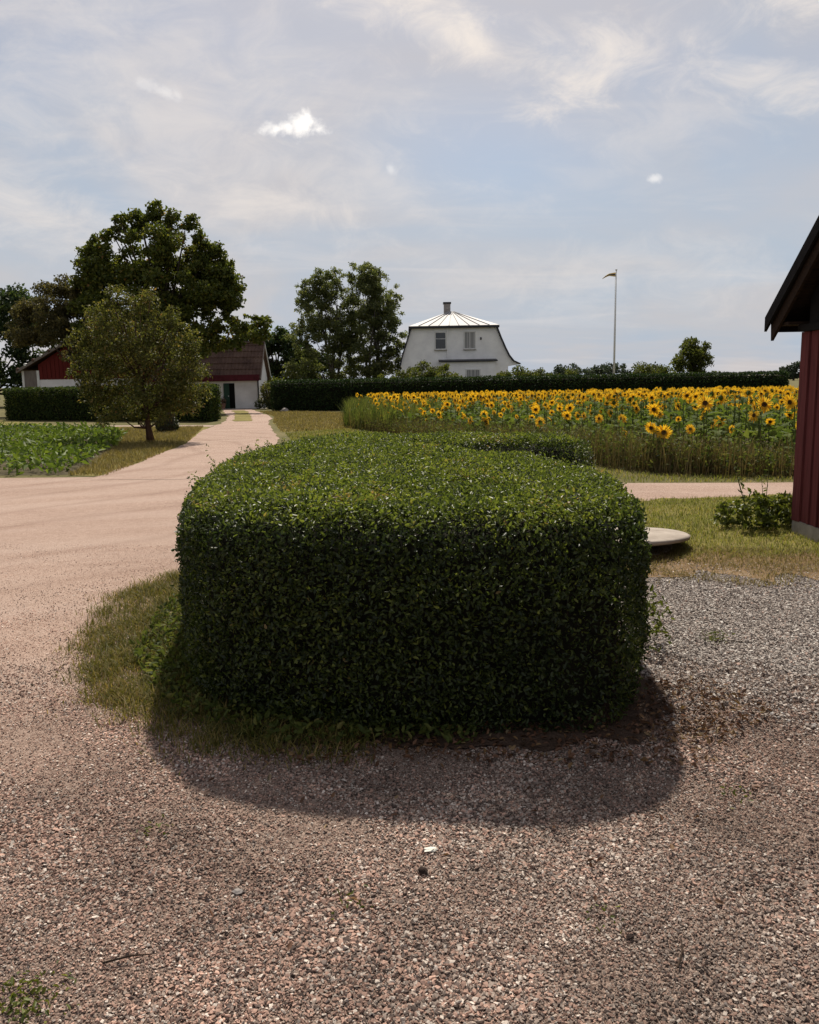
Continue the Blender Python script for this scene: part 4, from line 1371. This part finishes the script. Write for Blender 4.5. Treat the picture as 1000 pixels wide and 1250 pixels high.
    for (x, y, rx, h, lb, mt) in ((12.8, 70, 2.6, 2.7, 'low bush on the skyline just right of the white house', 'bush'),
                                  (21.2, 72, 2.3, 3.3, 'round bush on the skyline right of the flagpole', 'bush'),
                                  (23.6, 74, 1.4, 2.4, 'small bush beside the round skyline tree', 'ybush')):
        bush('shrub', lb, (x, y, 0), rx, 1.6, h, 4500, .18, MAT[mt], cat='bush')
    for (x, y, rx, h, lb) in ((24.5, 125, 4.0, 4.4, 'distant tree clump on the skyline left of the flagpole'), (31.5, 130, 4.2, 4.7, 'distant tree clump directly behind the flagpole'),
                              (37.5, 128, 3.4, 4.0, 'distant tree clump right of the flagpole behind the round bush'), (19.8, 120, 3.0, 3.2, 'lowest distant clump between the white house and the flagpole')):
        bush('far_tree', lb, (x, y, 0), rx, 3, h, 2600, .4, MAT['farfol'], cat='tree')


build_trees()


# ------------------------------------------------------------------ flagpole
def build_flag():
    x, y = 17.95, 72.0
    root = thing('flagpole', 'tall slender white flagpole behind the boundary hedge', 'flagpole', (x, y, 0))
    MB().tube([(x, y, 0), (x, y, 6), (x, y, 10.65)], [.09, .07, .045], 10).build('pole', MAT['whitetrim'], root, True)
    MB().lathe([(.02, 0), (.085, .05), (.085, .12), (.02, .17)], (x, y, 10.63), 10).build('finial', MAT['whitetrim'], root, True)
    MB().tube([(x - .11, y, .9), (x - .08, y, 10.4)], .012, 4).build('halyard', MAT['whitetrim'], root)
    # drooping pennant, a tapered cloth with a fold
    me_v, me_f = [], []
    n = 16
    for i in range(n + 1):
        t = i / n
        X_ = x - .05 - 1.22 * t + .1 * t * t
        Zc = 10.33 - .02 * t - .42 * max(0, t - .45) ** 1.3 * 1.6
        h = .30 * (1 - t) + .05
        for j in range(4):
            s = j / 3 - .5
            me_v.append((X_, y + .06 * math.sin(7 * t + 3 * s) * t ** .5, Zc - h * s))
    for i in range(n):
        for j in range(3):
            a = i * 4 + j
            me_f.append((a, a + 1, a + 5, a + 4))
    pen = thing('pennant', 'thin yellow and dark pennant drooping from the flagpole top', 'pennant', (x - .05, y, 10.3))
    m, t = new_mat('pennant_cloth')
    z = t.sep(t.add('ShaderNodeTexCoord').outputs['Generated'])[2]
    a = t.add('ShaderNodeAttribute', attribute_name='rnd')
    c = t.ramp(a.outputs['Fac'], [(0, (.62, .50, .24)), (.5, (.05, .05, .08)), (.9, (.62, .50, .24))], 'CONSTANT')
    finish(t, c, .8, .1, trans=c, transf=.35)
    F = np.array(me_f)
    rv = np.tile([0.0, .6, 1.0], n)
    me = mesh_np('cloth', np.array(me_v) - np.array([x - .05, y, 10.3]), [F], m, rv)
    o = link('cloth', me, pen)
    sol = o.modifiers.new('thick', 'SOLIDIFY')
    sol.thickness = .008


build_flag()


# ------------------------------------------------------------------ sunflowers
def heart_leaf(L, W, droop):
    k = [(0, 0), (.06, .34), (.28, .5), (.6, .36), (.85, .14), (1, 0)]
    V = [(a * L, 0, .06 * L * math.sin(a * 3) - droop * L * a * a) for a, b in k]
    Rr = [(a * L - .04 * L * (i == 1), b * W, .10 * W + .06 * L * math.sin(a * 3) - droop * L * a * a) for i, (a, b) in enumerate(k)][1:-1]
    Lf = [(x, -y, z) for x, y, z in Rr]
    V = V + Rr + Lf
    F4, F3 = [], []
    # ribs 0..5, right 6..9, left 10..13
    F3 += [(0, 6, 1), (0, 1, 10), (4, 9, 5), (4, 5, 13)]
    for i in range(3):
        F4.append((1 + i, 6 + i, 7 + i, 2 + i))
        F4.append((1 + i, 2 + i, 11 + i, 10 + i))
    return np.array(V, float), F4, F3


def head_arrays(Rd, npet, plen, cup):
    """petals round the rim, facing +X, with a green back"""
    V, F, mi = [], [], []
    for lay in range(2):
        for i in range(npet):
            a = 2 * math.pi * (i + .5 * lay) / npet + rng.normal(0, .06)
            ca, sa = math.cos(a), math.sin(a)
            l = plen * rng.uniform(.8, 1.15)
            w = plen * .30
            bend = cup + rng.normal(0, .22)

            def pt(rr, side, fx):
                y = ca * rr - sa * side
                z = sa * rr + ca * side
                return (fx, y, z)
            b = len(V)
            V += [pt(Rd * .62, -w * .3, .012 + .01 * lay), pt(Rd * .62, w * .3, .012 + .01 * lay), pt(Rd + l * .5, w * .5, l * .5 * bend), pt(Rd + l, 0, l * bend * .9), pt(Rd + l * .5, -w * .5, l * .5 * bend)]
            F.append((b, b + 1, b + 2, b + 3, b + 4))
            mi.append(0)
    b = len(V)
    n = 12
    for (r_, x_) in ((Rd, 0.0), (Rd * .75, -.03), (.018, -.06)):
        for q in range(n):
            a = 2 * math.pi * q / n
            V.append((x_, r_ * math.cos(a), r_ * math.sin(a)))
    for k in range(2):
        for q in range(n):
            j = (q + 1) % n
            F.append((b + k * n + q, b + k * n + j, b + (k + 1) * n + j, b + (k + 1) * n + q))
            mi.append(1)
    for q in range(n):                       # sepals
        a = 2 * math.pi * (q + .5) / n
        i = len(V)
        V += [(-.005, Rd * .8 * math.cos(a - .2), Rd * .8 * math.sin(a - .2)), (-.005, Rd * .8 * math.cos(a + .2), Rd * .8 * math.sin(a + .2)),
              (-.01, Rd * 1.45 * math.cos(a), Rd * 1.45 * math.sin(a))]
        F.append((i, i + 1, i + 2))
        mi.append(1)
    return V, F, mi


def disc_arrays(Rd):
    V, F = [], []
    n = 14
    prof = [(Rd * .98, .0), (Rd * .9, .022), (Rd * .55, .026), (Rd * .25, .016), (.001, .012)]
    for (r_, x_) in prof:
        for q in range(n):
            a = 2 * math.pi * q / n
            V.append((x_, r_ * math.cos(a), r_ * math.sin(a)))
    for k in range(len(prof) - 1):
        for q in range(n):
            j = (q + 1) % n
            F.append((k * n + q, k * n + j, (k + 1) * n + j, (k + 1) * n + q))
    return V, F


def pydata_mesh(name, V, F, mats, mi=None, rnd=True):
    me = bpy.data.meshes.new(name)
    me.from_pydata([tuple(v) for v in V], [], [tuple(f) for f in F])
    for m in mats:
        me.materials.append(m)
    if mi is not None:
        me.polygons.foreach_set('material_index', np.array(mi, dtype=np.int32))
    if rnd:
        a = me.attributes.new('rnd', 'FLOAT', 'FACE')
        a.data.foreach_set('value', rng.uniform(.1, .9, len(F)).astype(np.float32))
    me.update()
    return me


def sunflower_proto(h, nod, Rd, nleaf, seed):
    """dict of part meshes and transforms, base at origin, head facing +X"""
    pr = {'h': h}
    m = MB()
    hx = .10
    pts = [(0, 0, 0), (.015, .01, h * .35), (.0, -.01, h * .75), (.02, 0, h * .93), (.06, 0, h * 1.0), (hx, 0, h * .985)]
    m.tube(pts, [.016, .014, .011, .009, .008, .008], 6)
    pr['stem'] = m.mesh('stem', MAT['stem'], True)
    V, F, mi = head_arrays(Rd, 15, Rd * 1.5, .30)
    pr['head'] = pydata_mesh('flower_head', V, F, [MAT['petal'], MAT['sfleaf']], mi)
    Vd, Fd = disc_arrays(Rd * .8)
    pr['disc'] = pydata_mesh('seed_disc', Vd, Fd, [MAT['disc']])
    pr['headM'] = Matrix.Translation((hx + .045, 0, h * .985 - .01)) @ Matrix.Rotation(nod, 4, 'Y')
    pr['leaves'] = []
    for i in range(nleaf):
        t = .16 + .72 * i / (nleaf - 1)
        L = .27 * (1 - .45 * abs(t - .45)) * rng.uniform(.85, 1.15)
        V, F4, F3 = heart_leaf(L, L * .82, rng.uniform(.25, .6))
        me = pydata_mesh('leaf', V, F4 + F3, [MAT['sfleaf']])
        mt = Matrix.Translation((0, 0, h * t)) @ Matrix.Rotation(i * 2.4 + seed, 4, 'Z') @ Matrix.Translation((.07, 0, .03)) @ Matrix.Rotation(rng.uniform(-.5, .1), 4, 'Y')
        pr['leaves'].append((me, mt))
    return pr


def build_sunflowers():
    protos = [sunflower_proto(1.0, n, Rd, 7, s) for n, Rd, s in ((.15, .058, .2), (.45, .054, 1.1), (-.15, .062, 2.3), (.75, .052, 3.9), (.25, .047, 5.0))]
    poly = np.array(FIELD)
    P = scatter(poly, 6800)
    P = P[in_view(P, .05)]
    # thin out plants standing too close together
    keep = []
    grid = {}
    for i in np.argsort(P[:, 1]):
        x, y = P[i, 0], P[i, 1]
        k = (int(x / .40), int(y / .40))
        if k in grid:
            continue
        grid[k] = 1
        keep.append(i)
    P = P[keep]
    fe = np.array([(-1.95, 30.6), (0, 25.6), (2.15, 20.9), (3.6, 16.4), (4.5, 14.6), (6.4, 13.75), (14, 13.4)])

    def edge_dist(x, y):
        best = 9e9
        for a, b in zip(fe[:-1], fe[1:]):
            ab = b - a
            t = np.clip(((x - a[0]) * ab[0] + (y - a[1]) * ab[1]) / (ab @ ab), 0, 1)
            best = min(best, math.hypot(x - a[0] - ab[0] * t, y - a[1] - ab[1] * t))
        return best
    ed = np.array([edge_dist(x, y) for x, y, z in P])
    # the left margin of the field has run to weeds
    ok = ~((P[:, 0] + .085 * P[:, 1] < 1.45) & (rng.random(len(P)) < .75)) & (ed > .35)
    P, ed = P[ok], ed[ok]
    n = len(P)
    cap = np.interp(P[:, 1], [15, 20, 30, 45], [1.42, 1.28, 1.10, 1.0])
    Hh = np.clip(cap * (.52 + .20 * np.minimum(ed, 2.0)) + rng.normal(0, .19, n), .4, cap + .05 * rng.random(n))
    face = -math.pi / 2 + rng.normal(-.25, 1.35, n)             # most heads look towards the yard
    away = rng.random(n) < .16
    face[away] += math.pi
    # the few that stand out in the picture
    special = [(4.62, 14.9, .72, -1.75, 0, 'low sunflower leaning out of the field edge with wide open head'),
               (4.50, 15.0, .80, -2.2, 4, 'small sunflower just above and left of the lowest bloom at the field edge'),
               (6.55, 15.3, 1.18, -1.62, 2, 'large open sunflower facing straight out, dark disc, near the barn corner'),
               (7.15, 15.2, 1.22, -2.6, 0, 'large sunflower turned sideways right beside the barn corner'),
               (5.55, 15.4, 1.22, -1.9, 2, 'bright orange sunflower standing out at the middle of the right field edge'),
               (6.85, 14.5, .86, -1.5, 4, 'small pale sunflower below the large dark-disc bloom near the barn'),
               (4.75, 15.6, 1.12, -2.4, 1, 'sunflower with dark disc above the lowest bloom at the field edge')]
    sp_xy = np.array([(s[0], s[1]) for s in special])
    far_ok = np.array([np.min(np.hypot(sp_xy[:, 0] - x, sp_xy[:, 1] - y)) > .28 for x, y, z in P])
    P, Hh, face, away, ed = P[far_ok], Hh[far_ok], face[far_ok], away[far_ok], ed[far_ok]
    n = len(P)
    dist = np.hypot(P[:, 0], P[:, 1])
    # what the frame and the barn leave visible first, nearest first
    vis = (P[:, 0] / P[:, 1] < .475) & (P[:, 0] / P[:, 1] > -.2)
    order = np.argsort(dist + 1000 * ~vis)
    pick = set(order[:300 - len(special)].tolist())

    def place(x, y, h, rz, pi, label, s):
        pr = protos[pi]
        root = thing('sunflower', label, 'sunflower', (x, y, .006), rz, 'sunflowers growing in the field')
        root.scale = (s, s, h)
        link('stem', pr['stem'], root)
        hd = link('flower_head', pr['head'], root)
        hd.matrix_local = pr['headM'] @ Matrix.Diagonal((1, 1, s / h, 1))
        link('seed_disc', pr['disc'], hd)
        for me, mt in pr['leaves']:
            l = link('leaf', me, root)
            l.matrix_local = mt
        return root

    for (x, y, h, rz, pi, lb) in special:
        place(x, y, h, rz, pi, lb, 1.08)
    LB = ['open sunflower facing the yard', 'sunflower turned sideways to the left', 'sunflower turned sideways to the right', 'sunflower showing its green back']

    def where(x, y, h, e):
        a = 500 + 1000 * x / y
        z = ('below the white house' if a < 640 else 'between house and flagpole' if a < 720 else
             'below the flagpole' if a < 790 else 'below the round tree' if a < 890 else 'beside the red barn')
        return z + (', short' if h < .95 else ', tall') + (', in the front rank' if e < 1.1 else ', in the second rank' if e < 2.2 else ', deeper in')
    V0, F0, MI, RN = [], [], [], []
    nb = 0
    bank = []
    for pr in protos:
        vs, f3, f4, f5 = [], [], [], []
        items = [(pr['stem'], Matrix.Identity(4), [2]), (pr['head'], pr['headM'], [0, 1]), (pr['disc'], pr['headM'], [3])] + [(me, mt, [1]) for me, mt in pr['leaves']]
        o = 0
        for me, mt, slots in items:
            for v in me.vertices:
                vs.append(tuple(mt @ v.co))
            for p in me.polygons:
                idx = [o + i for i in p.vertices]
                mi = slots[min(p.material_index, len(slots) - 1)]
                for k in range(1, len(idx) - 1):
                    f3.append((idx[0], idx[k], idx[k + 1], mi))
            o += len(me.vertices)
        bank.append((np.array(vs), np.array(f3)))
    for i in range(n):
        pi = int(rng.integers(0, 5))
        a = (face[i] + math.pi / 2 + math.pi) % (2 * math.pi) - math.pi
        if i in pick:
            k = 0 if abs(a) < .7 else (3 if abs(a) > 2.2 else (1 if a < 0 else 2))
            place(P[i, 0], P[i, 1], Hh[i], face[i], pi, LB[k] + ' ' + where(P[i, 0], P[i, 1], Hh[i], ed[i]), rng.uniform(.55, .98))
        else:
            vs, f3 = bank[pi]
            c, s = math.cos(face[i]), math.sin(face[i])
            sc = rng.uniform(.6, 1.0)
            v = vs * [sc, sc, Hh[i]]
            v = np.column_stack([v[:, 0] * c - v[:, 1] * s, v[:, 0] * s + v[:, 1] * c, v[:, 2]]) + [P[i, 0], P[i, 1], .006]
            V0.append(v)
            F0.append(f3[:, :3] + nb)
            MI.append(f3[:, 3])
            RN.append(rng.uniform(.1, .9, len(f3)))
            nb += len(v)
    me = mesh_np('sunflower_mass', np.concatenate(V0), [np.concatenate(F0)], [MAT['petal'], MAT['sfleaf'], MAT['stem'], MAT['disc']],
                 np.concatenate(RN), np.concatenate(MI))
    o = link('sunflower_mass', me)
    tag(o, 'deep ranks of yellow sunflowers filling the back of the field', 'sunflowers', kind='stuff')
    print('sunflowers', n, len(F0))


build_sunflowers()


# ------------------------------------------------------------------ weeds, crop, grass, litter (stuff)
def build_stuff():
    # tall weeds along the field edge
    fe = smooth_loop([(-2.5, 33), (-1.95, 30.3), (0, 25.3), (2.15, 20.6), (3.6, 16.1), (4.5, 14.4), (6.4, 13.5), (10, 13.2)], 30, False)
    n = 22000
    i = rng.integers(0, len(fe) - 1, n)
    seg = np.linalg.norm(np.diff(fe, axis=0), axis=1)
    i = rng.choice(len(fe) - 1, n, p=(seg / np.linalg.norm(fe[:-1], axis=1)) / (seg / np.linalg.norm(fe[:-1], axis=1)).sum())
    t = rng.random((n, 1))
    q = fe[i] * (1 - t) + fe[i + 1] * t
    d = unit(fe[i + 1] - fe[i])
    nr = np.stack([-d[:, 1], d[:, 0]], 1)
    q = q + nr * (np.abs(rng.normal(0, .7, (n, 1))) + rng.normal(0, .12, (n, 1)))
    hh = .26 + .30 * (.5 + .5 * np.sin(q[:, 0] * 1.7 + q[:, 1] * .9)) * rng.random(n) + .2 * rng.random(n)
    P = np.column_stack([q, hh * rng.random(n) ** .7])
    o = link('weeds', leaf_mesh('weeds', P, unit(rng.normal(size=(n, 3)) + [0, -.3, .8]), .085, MAT['weeds'], aspect=.38, flat=.4, hexa=False))
    tag(o, 'tangled green weeds along the front of the sunflower field', 'weeds', kind='stuff')
    n2 = 15000
    j = rng.integers(0, n, n2)
    P = np.column_stack([q[j] + rng.normal(0, .1, (n2, 2)), np.zeros(n2)])
    o = link('weed_stalks', blades_mesh('weed_stalks', P, hh[j] * 1.35, .0045, MAT['drystem'], .35))
    tag(o, 'dry brown stalks standing among the field edge weeds', 'weeds', kind='stuff')
    # weedy left margin
    P = scatter([(-2.4, 31), (-.6, 27), (1.2, 28), (1.0, 36), (-1, 44), (-3.0, 44)], 15000)
    P = P[in_view(P)]
    o = link('tall_grass', blades_mesh('tall_grass', P, .85, .012, MAT['weeds'], .4))
    tag(o, 'grey green tall grass at the left corner of the sunflower field', 'grass', kind='stuff')
    # field interior understory of leaves
    P = scatter(FIELD, 26000)
    P = P[in_view(P, .02) & (P[:, 1] < 34)]
    P[:, 2] = rng.uniform(.1, .75, len(P))
    o = link('field_undergrowth', leaf_mesh('field_undergrowth', P, unit(rng.normal(size=P.shape) + [0, 0, .8]), .17, MAT['sfleaf'], aspect=.6, flat=.4, hexa=False))
    tag(o, 'leafy undergrowth between the sunflower stems', 'plants', kind='stuff')
    # low crop on the left
    P = scatter(CROP, 60000)
    P = P[in_view(P, .02)]
    row = np.abs(((P[:, 0] * .30 + P[:, 1] * .95) / .55) % 1 - .5) * 2
    P[:, 2] = .04 + .24 * (1 - .55 * row) * rng.random(len(P)) ** .5
    o = link('crop_leaves', leaf_mesh('crop_leaves', P, unit(rng.normal(size=P.shape) * .6 + [0, 0, 1]), .17, MAT['crop'], aspect=.5, flat=.6, hexa=False))
    tag(o, 'low bright green leafy crop in the field on the left', 'crop', kind='stuff')
    # grass round the hedge foot: clumps of differing size, spilling over the gravel
    C = scatter([(-1.35, 7.6), (-2.15, 7.2), (-2.4, 6.3), (-2.18, 5.2), (-1.75, 4.3), (-1.2, 3.75), (-.4, 3.45), (-.1, 3.7), (-1.0, 4.05), (-1.4, 5.6), (-1.5, 7)], 760, .014)
    ps, hs = [], []
    for c in C:
        k = int(rng.integers(12, 70))
        rad = rng.uniform(.03, .12)
        q = np.column_stack([rng.normal(c[0], rad, k), rng.normal(c[1], rad, k), np.full(k, .012)])
        ps.append(q)
        hs.append(np.full(k, rng.uniform(.022, .07)))
    P, hs = np.concatenate(ps), np.concatenate(hs)
    o = link('grass', blades_mesh('grass', P, hs, .0027, MAT['grass'], 1.2))
    tag(o, 'uneven tufty grass along the left foot of the clipped hedge', 'grass', kind='stuff')
    P = scatter([(-1.2, 6.4), (-1.9, 6.2), (-1.75, 4.9), (-1.2, 3.95), (-.6, 3.62), (.3, 3.6), (.3, 3.8), (-1, 4.1)], 3400, .02)
    P[:, 2] += rng.uniform(0, .07, len(P))
    o = link('ground_weeds', leaf_mesh('ground_weeds', P, unit(rng.normal(size=P.shape) * .6 + [0, 0, 1]), .04, MAT['weeds'], aspect=.5))
    tag(o, 'small broad weeds in the grass at the hedge foot', 'weeds', kind='stuff')
    # grass strip on the right
    P = np.concatenate([scatter([(.8, 10.4), (1.4, 11.1), (3.3, 11.2), (5.6, 11.4), (5.6, 7.4), (3.4, 7.4), (2.2, 7.5), (1.5, 7.8)], 26000, .014)])
    P[:, :2] += rng.normal(0, .05, (len(P), 2))
    P = P[(np.hypot(P[:, 0] - 1.95, P[:, 1] - 8.22) > .8) & in_view(P, .1)]
    o = link('grass', blades_mesh('grass', P, .045, .0035, MAT['greengrass'], 1.1))
    tag(o, 'short sunlit grass between the pink road and the grey gravel', 'grass', kind='stuff')
    P = scatter([(1.6, 7.9), (1.8, 6.6), (3.3, 6.3), (4.4, 6.2), (4.4, 7.6), (3.2, 7.9)], 9500, .016)
    P = P[in_view(P, .1) & (rng.random(len(P)) < np.clip((P[:, 1] - 6.45 + lumps(P, .7, 2.2, 2.0)) / .7, .04, 1))]
    o = link('dry_grass', blades_mesh('dry_grass', P, .04, .003, MAT['drygrass'], 1.5))
    tag(o, 'parched straw coloured grass at the top edge of the grey gravel', 'grass', kind='stuff')
    # verge before the sunflowers
    P = scatter([(-2.2, 29.8), (-.2, 24.8), (1.9, 20.3), (3.3, 15.8), (4.2, 14.2), (6.4, 13.3), (10, 13.1), (10, 12.75), (5.8, 12.95), (3.65, 13.2), (0, 14), (-2.2, 16), (-3.4, 24), (-4.2, 28)], 26000, .004)
    P = P[in_view(P)]
    o = link('grass', blades_mesh('grass', P, .07, .006, MAT['greengrass'], .9))
    tag(o, 'mown grass verge between the pink road and the sunflower field', 'grass', kind='stuff')
    # verge round the fruit tree and lawn by the driveway
    P = scatter([(-6.6, 15.8), (-5.8, 15.6), (-6.0, 18.5), (-6.55, 24.4), (-7.6, 29.8), (-8.2, 33), (-11.5, 33), (-11.4, 31.8), (-8.3, 23.4), (-6.8, 17)], 16000, .006)
    o = link('grass', blades_mesh('grass', P, .10, .007, MAT['drygrass'], .8))
    tag(o, 'yellowish grass verge under the small fruit tree', 'grass', kind='stuff')
    P = scatter([(-4.4, 28.6), (-2.0, 29.5), (-2.6, 36), (-3.2, 45.5), (-7.6, 50), (-9.0, 50), (-6.8, 42), (-5.9, 36)], 12000, .006)
    o = link('grass', blades_mesh('grass', P, .09, .012, MAT['drygrass'], .8))
    tag(o, 'dry lawn beside the driveway before the boundary hedge', 'grass', kind='stuff')
    # fallen leaves at the right foot of the hedge
    P = np.concatenate([scatter([(1.0, 3.6), (1.5, 3.6), (1.85, 3.9), (1.65, 4.4), (1.3, 4.4)], 520, .024), scatter([(-.7, 3.45), (1.3, 3.35), (1.6, 3.8), (.9, 3.85), (-.6, 3.8)], 900, .024),
                        scatter([(-.9, 2.2), (2, 2.2), (2.6, 3.8), (-1, 3.6)], 60, .016)])
    P[:, 2] += rng.uniform(0, .012, len(P))
    o = link('fallen_leaves', leaf_mesh('fallen_leaves', P, unit(rng.normal(size=P.shape) * .45 + [0, 0, 1]), .029, MAT['litter'], aspect=.45, flat=.8))
    tag(o, 'dry reddish fallen leaves on the ground at the hedge foot', 'leaves', kind='stuff')
    # thin moss and weed flecks in the gravel
    c = np.array([(-1.12, 2.05), (-1.05, 2.03), (1.95, 5.1), (2.0, 5.2), (1.55, 5.6), (-.2, 2.45), (.6, 2.35), (1.3, 3.1), (-1.0, 2.9)])
    nn = [90, 60, 60, 60, 160, 20, 14, 24, 24]
    P = np.concatenate([np.column_stack([a + rng.normal(0, .045 if k > 1 else .05, (q_, 2)), np.full(q_, .012)]) for k, (a, q_) in enumerate(zip(c, nn))])
    P[:, 2] += rng.uniform(0, .012, len(P))
    o = link('gravel_weeds', leaf_mesh('gravel_weeds', P, unit(rng.normal(size=P.shape) * .7 + [0, 0, 1]), .02, MAT['ybush'], aspect=.4, flat=.6))
    tag(o, 'tiny weeds sprouting through the gravel', 'weeds', kind='stuff')
    # sprigs reaching out of the right side of the hedge
    P = np.column_stack([rng.normal(1.52, .05, 120), rng.normal(5.0, .12, 120), rng.uniform(.02, .34, 120)])
    o = link('ground_weeds', leaf_mesh('ground_weeds', P, unit(rng.normal(size=P.shape) + [0, 0, .5]), .05, MAT['ybush'], aspect=.35))
    tag(o, 'light green weed sprouting at the right side of the clipped hedge', 'weeds', kind='stuff')


build_stuff()


# ------------------------------------------------------------------ small single things
def rock(name, label, loc, s, mat, cat='stone', n=8, jit=.27, group=None):
    m = MB()
    prof = [(.35, -.25), (.85, -.1), (1, .12), (.8, .36), (.45, .54), (.05, .6)]
    m.lathe([(a * s[0], b * s[2]) for a, b in prof], (0, 0, 0), n, jit)
    me = m.mesh(name, mat, False)
    for v in me.vertices:
        v.co.y *= s[1] / s[0]
    o = link(name, me, None, loc)
    return tag(o, label, cat, group)


rock('white_stone', 'single flat white stone lying on the foreground gravel', (.055, 2.75, .012), (.026, .017, .014), MAT['whitestone'])
rock('dark_stone', 'dark brown stone just below the white one on the gravel', (.024, 2.62, .012), (.018, .016, .022), MAT['darkstone'])
rock('grey_stone', 'larger grey brown stone left of centre on the foreground gravel', (-.60, 2.52, .012), (.019, .015, .016), MAT['rock'])
rock('dark_stone', 'small dark stone in the lower right foreground gravel', (.65, 2.26, .012), (.012, .010, .011), MAT['darkstone'])
rock('boulder', 'pale boulder where the lawn meets the boundary hedge end', (-7.3, 48.9, 0), (.28, .24, .42), MAT['rock'], 'boulder')
for (a, b, lb) in (((-.93, 2.18), (-.80, 2.215), 'thin dark twig lying in the lower left gravel'), ((1.95, 5.05), (2.16, 5.0), 'reddish twig lying on the grey gravel at right'),
                   ((.75, 2.12), (.80, 2.24), 'pale twig in the lower right gravel')):
    m = MB()
    c = ((a[0] + b[0]) / 2, (a[1] + b[1]) / 2, .018)
    m.tube([(a[0] - c[0], a[1] - c[1], 0), (.01, .004, .006), (b[0] - c[0], b[1] - c[1], 0)], [.0035, .003, .0015], 5)
    tag(link('twig', m.mesh('twig', MAT['twig']), None, c), lb, 'twig')

# leaf-covered stump behind the fruit tree
st = thing('stump', 'squat stump overgrown with leaves behind the small fruit tree', 'stump', (-8.75, 29.9, 0))
link('trunk', MB().lathe([(.34, 0), (.30, .2), (.27, .6), (.29, .85), (.2, .9)], (0, 0, 0), 14, .06).mesh('trunk', MAT['bark'], True), st)
u = unit(rng.normal(size=(1100, 3)))
P = u * [.40, .36, .34] + [0, 0, .28]
P2 = unit(rng.normal(size=(500, 3))) * [.30, .28, .24] + [0, 0, .84]
P = np.concatenate([P, P2])
P = P[P[:, 2] > .03]
link('foliage', leaf_mesh('foliage', P, unit(P - [0, 0, .4]), .085, MAT['ivy'], flat=.4, hexa=False), st)
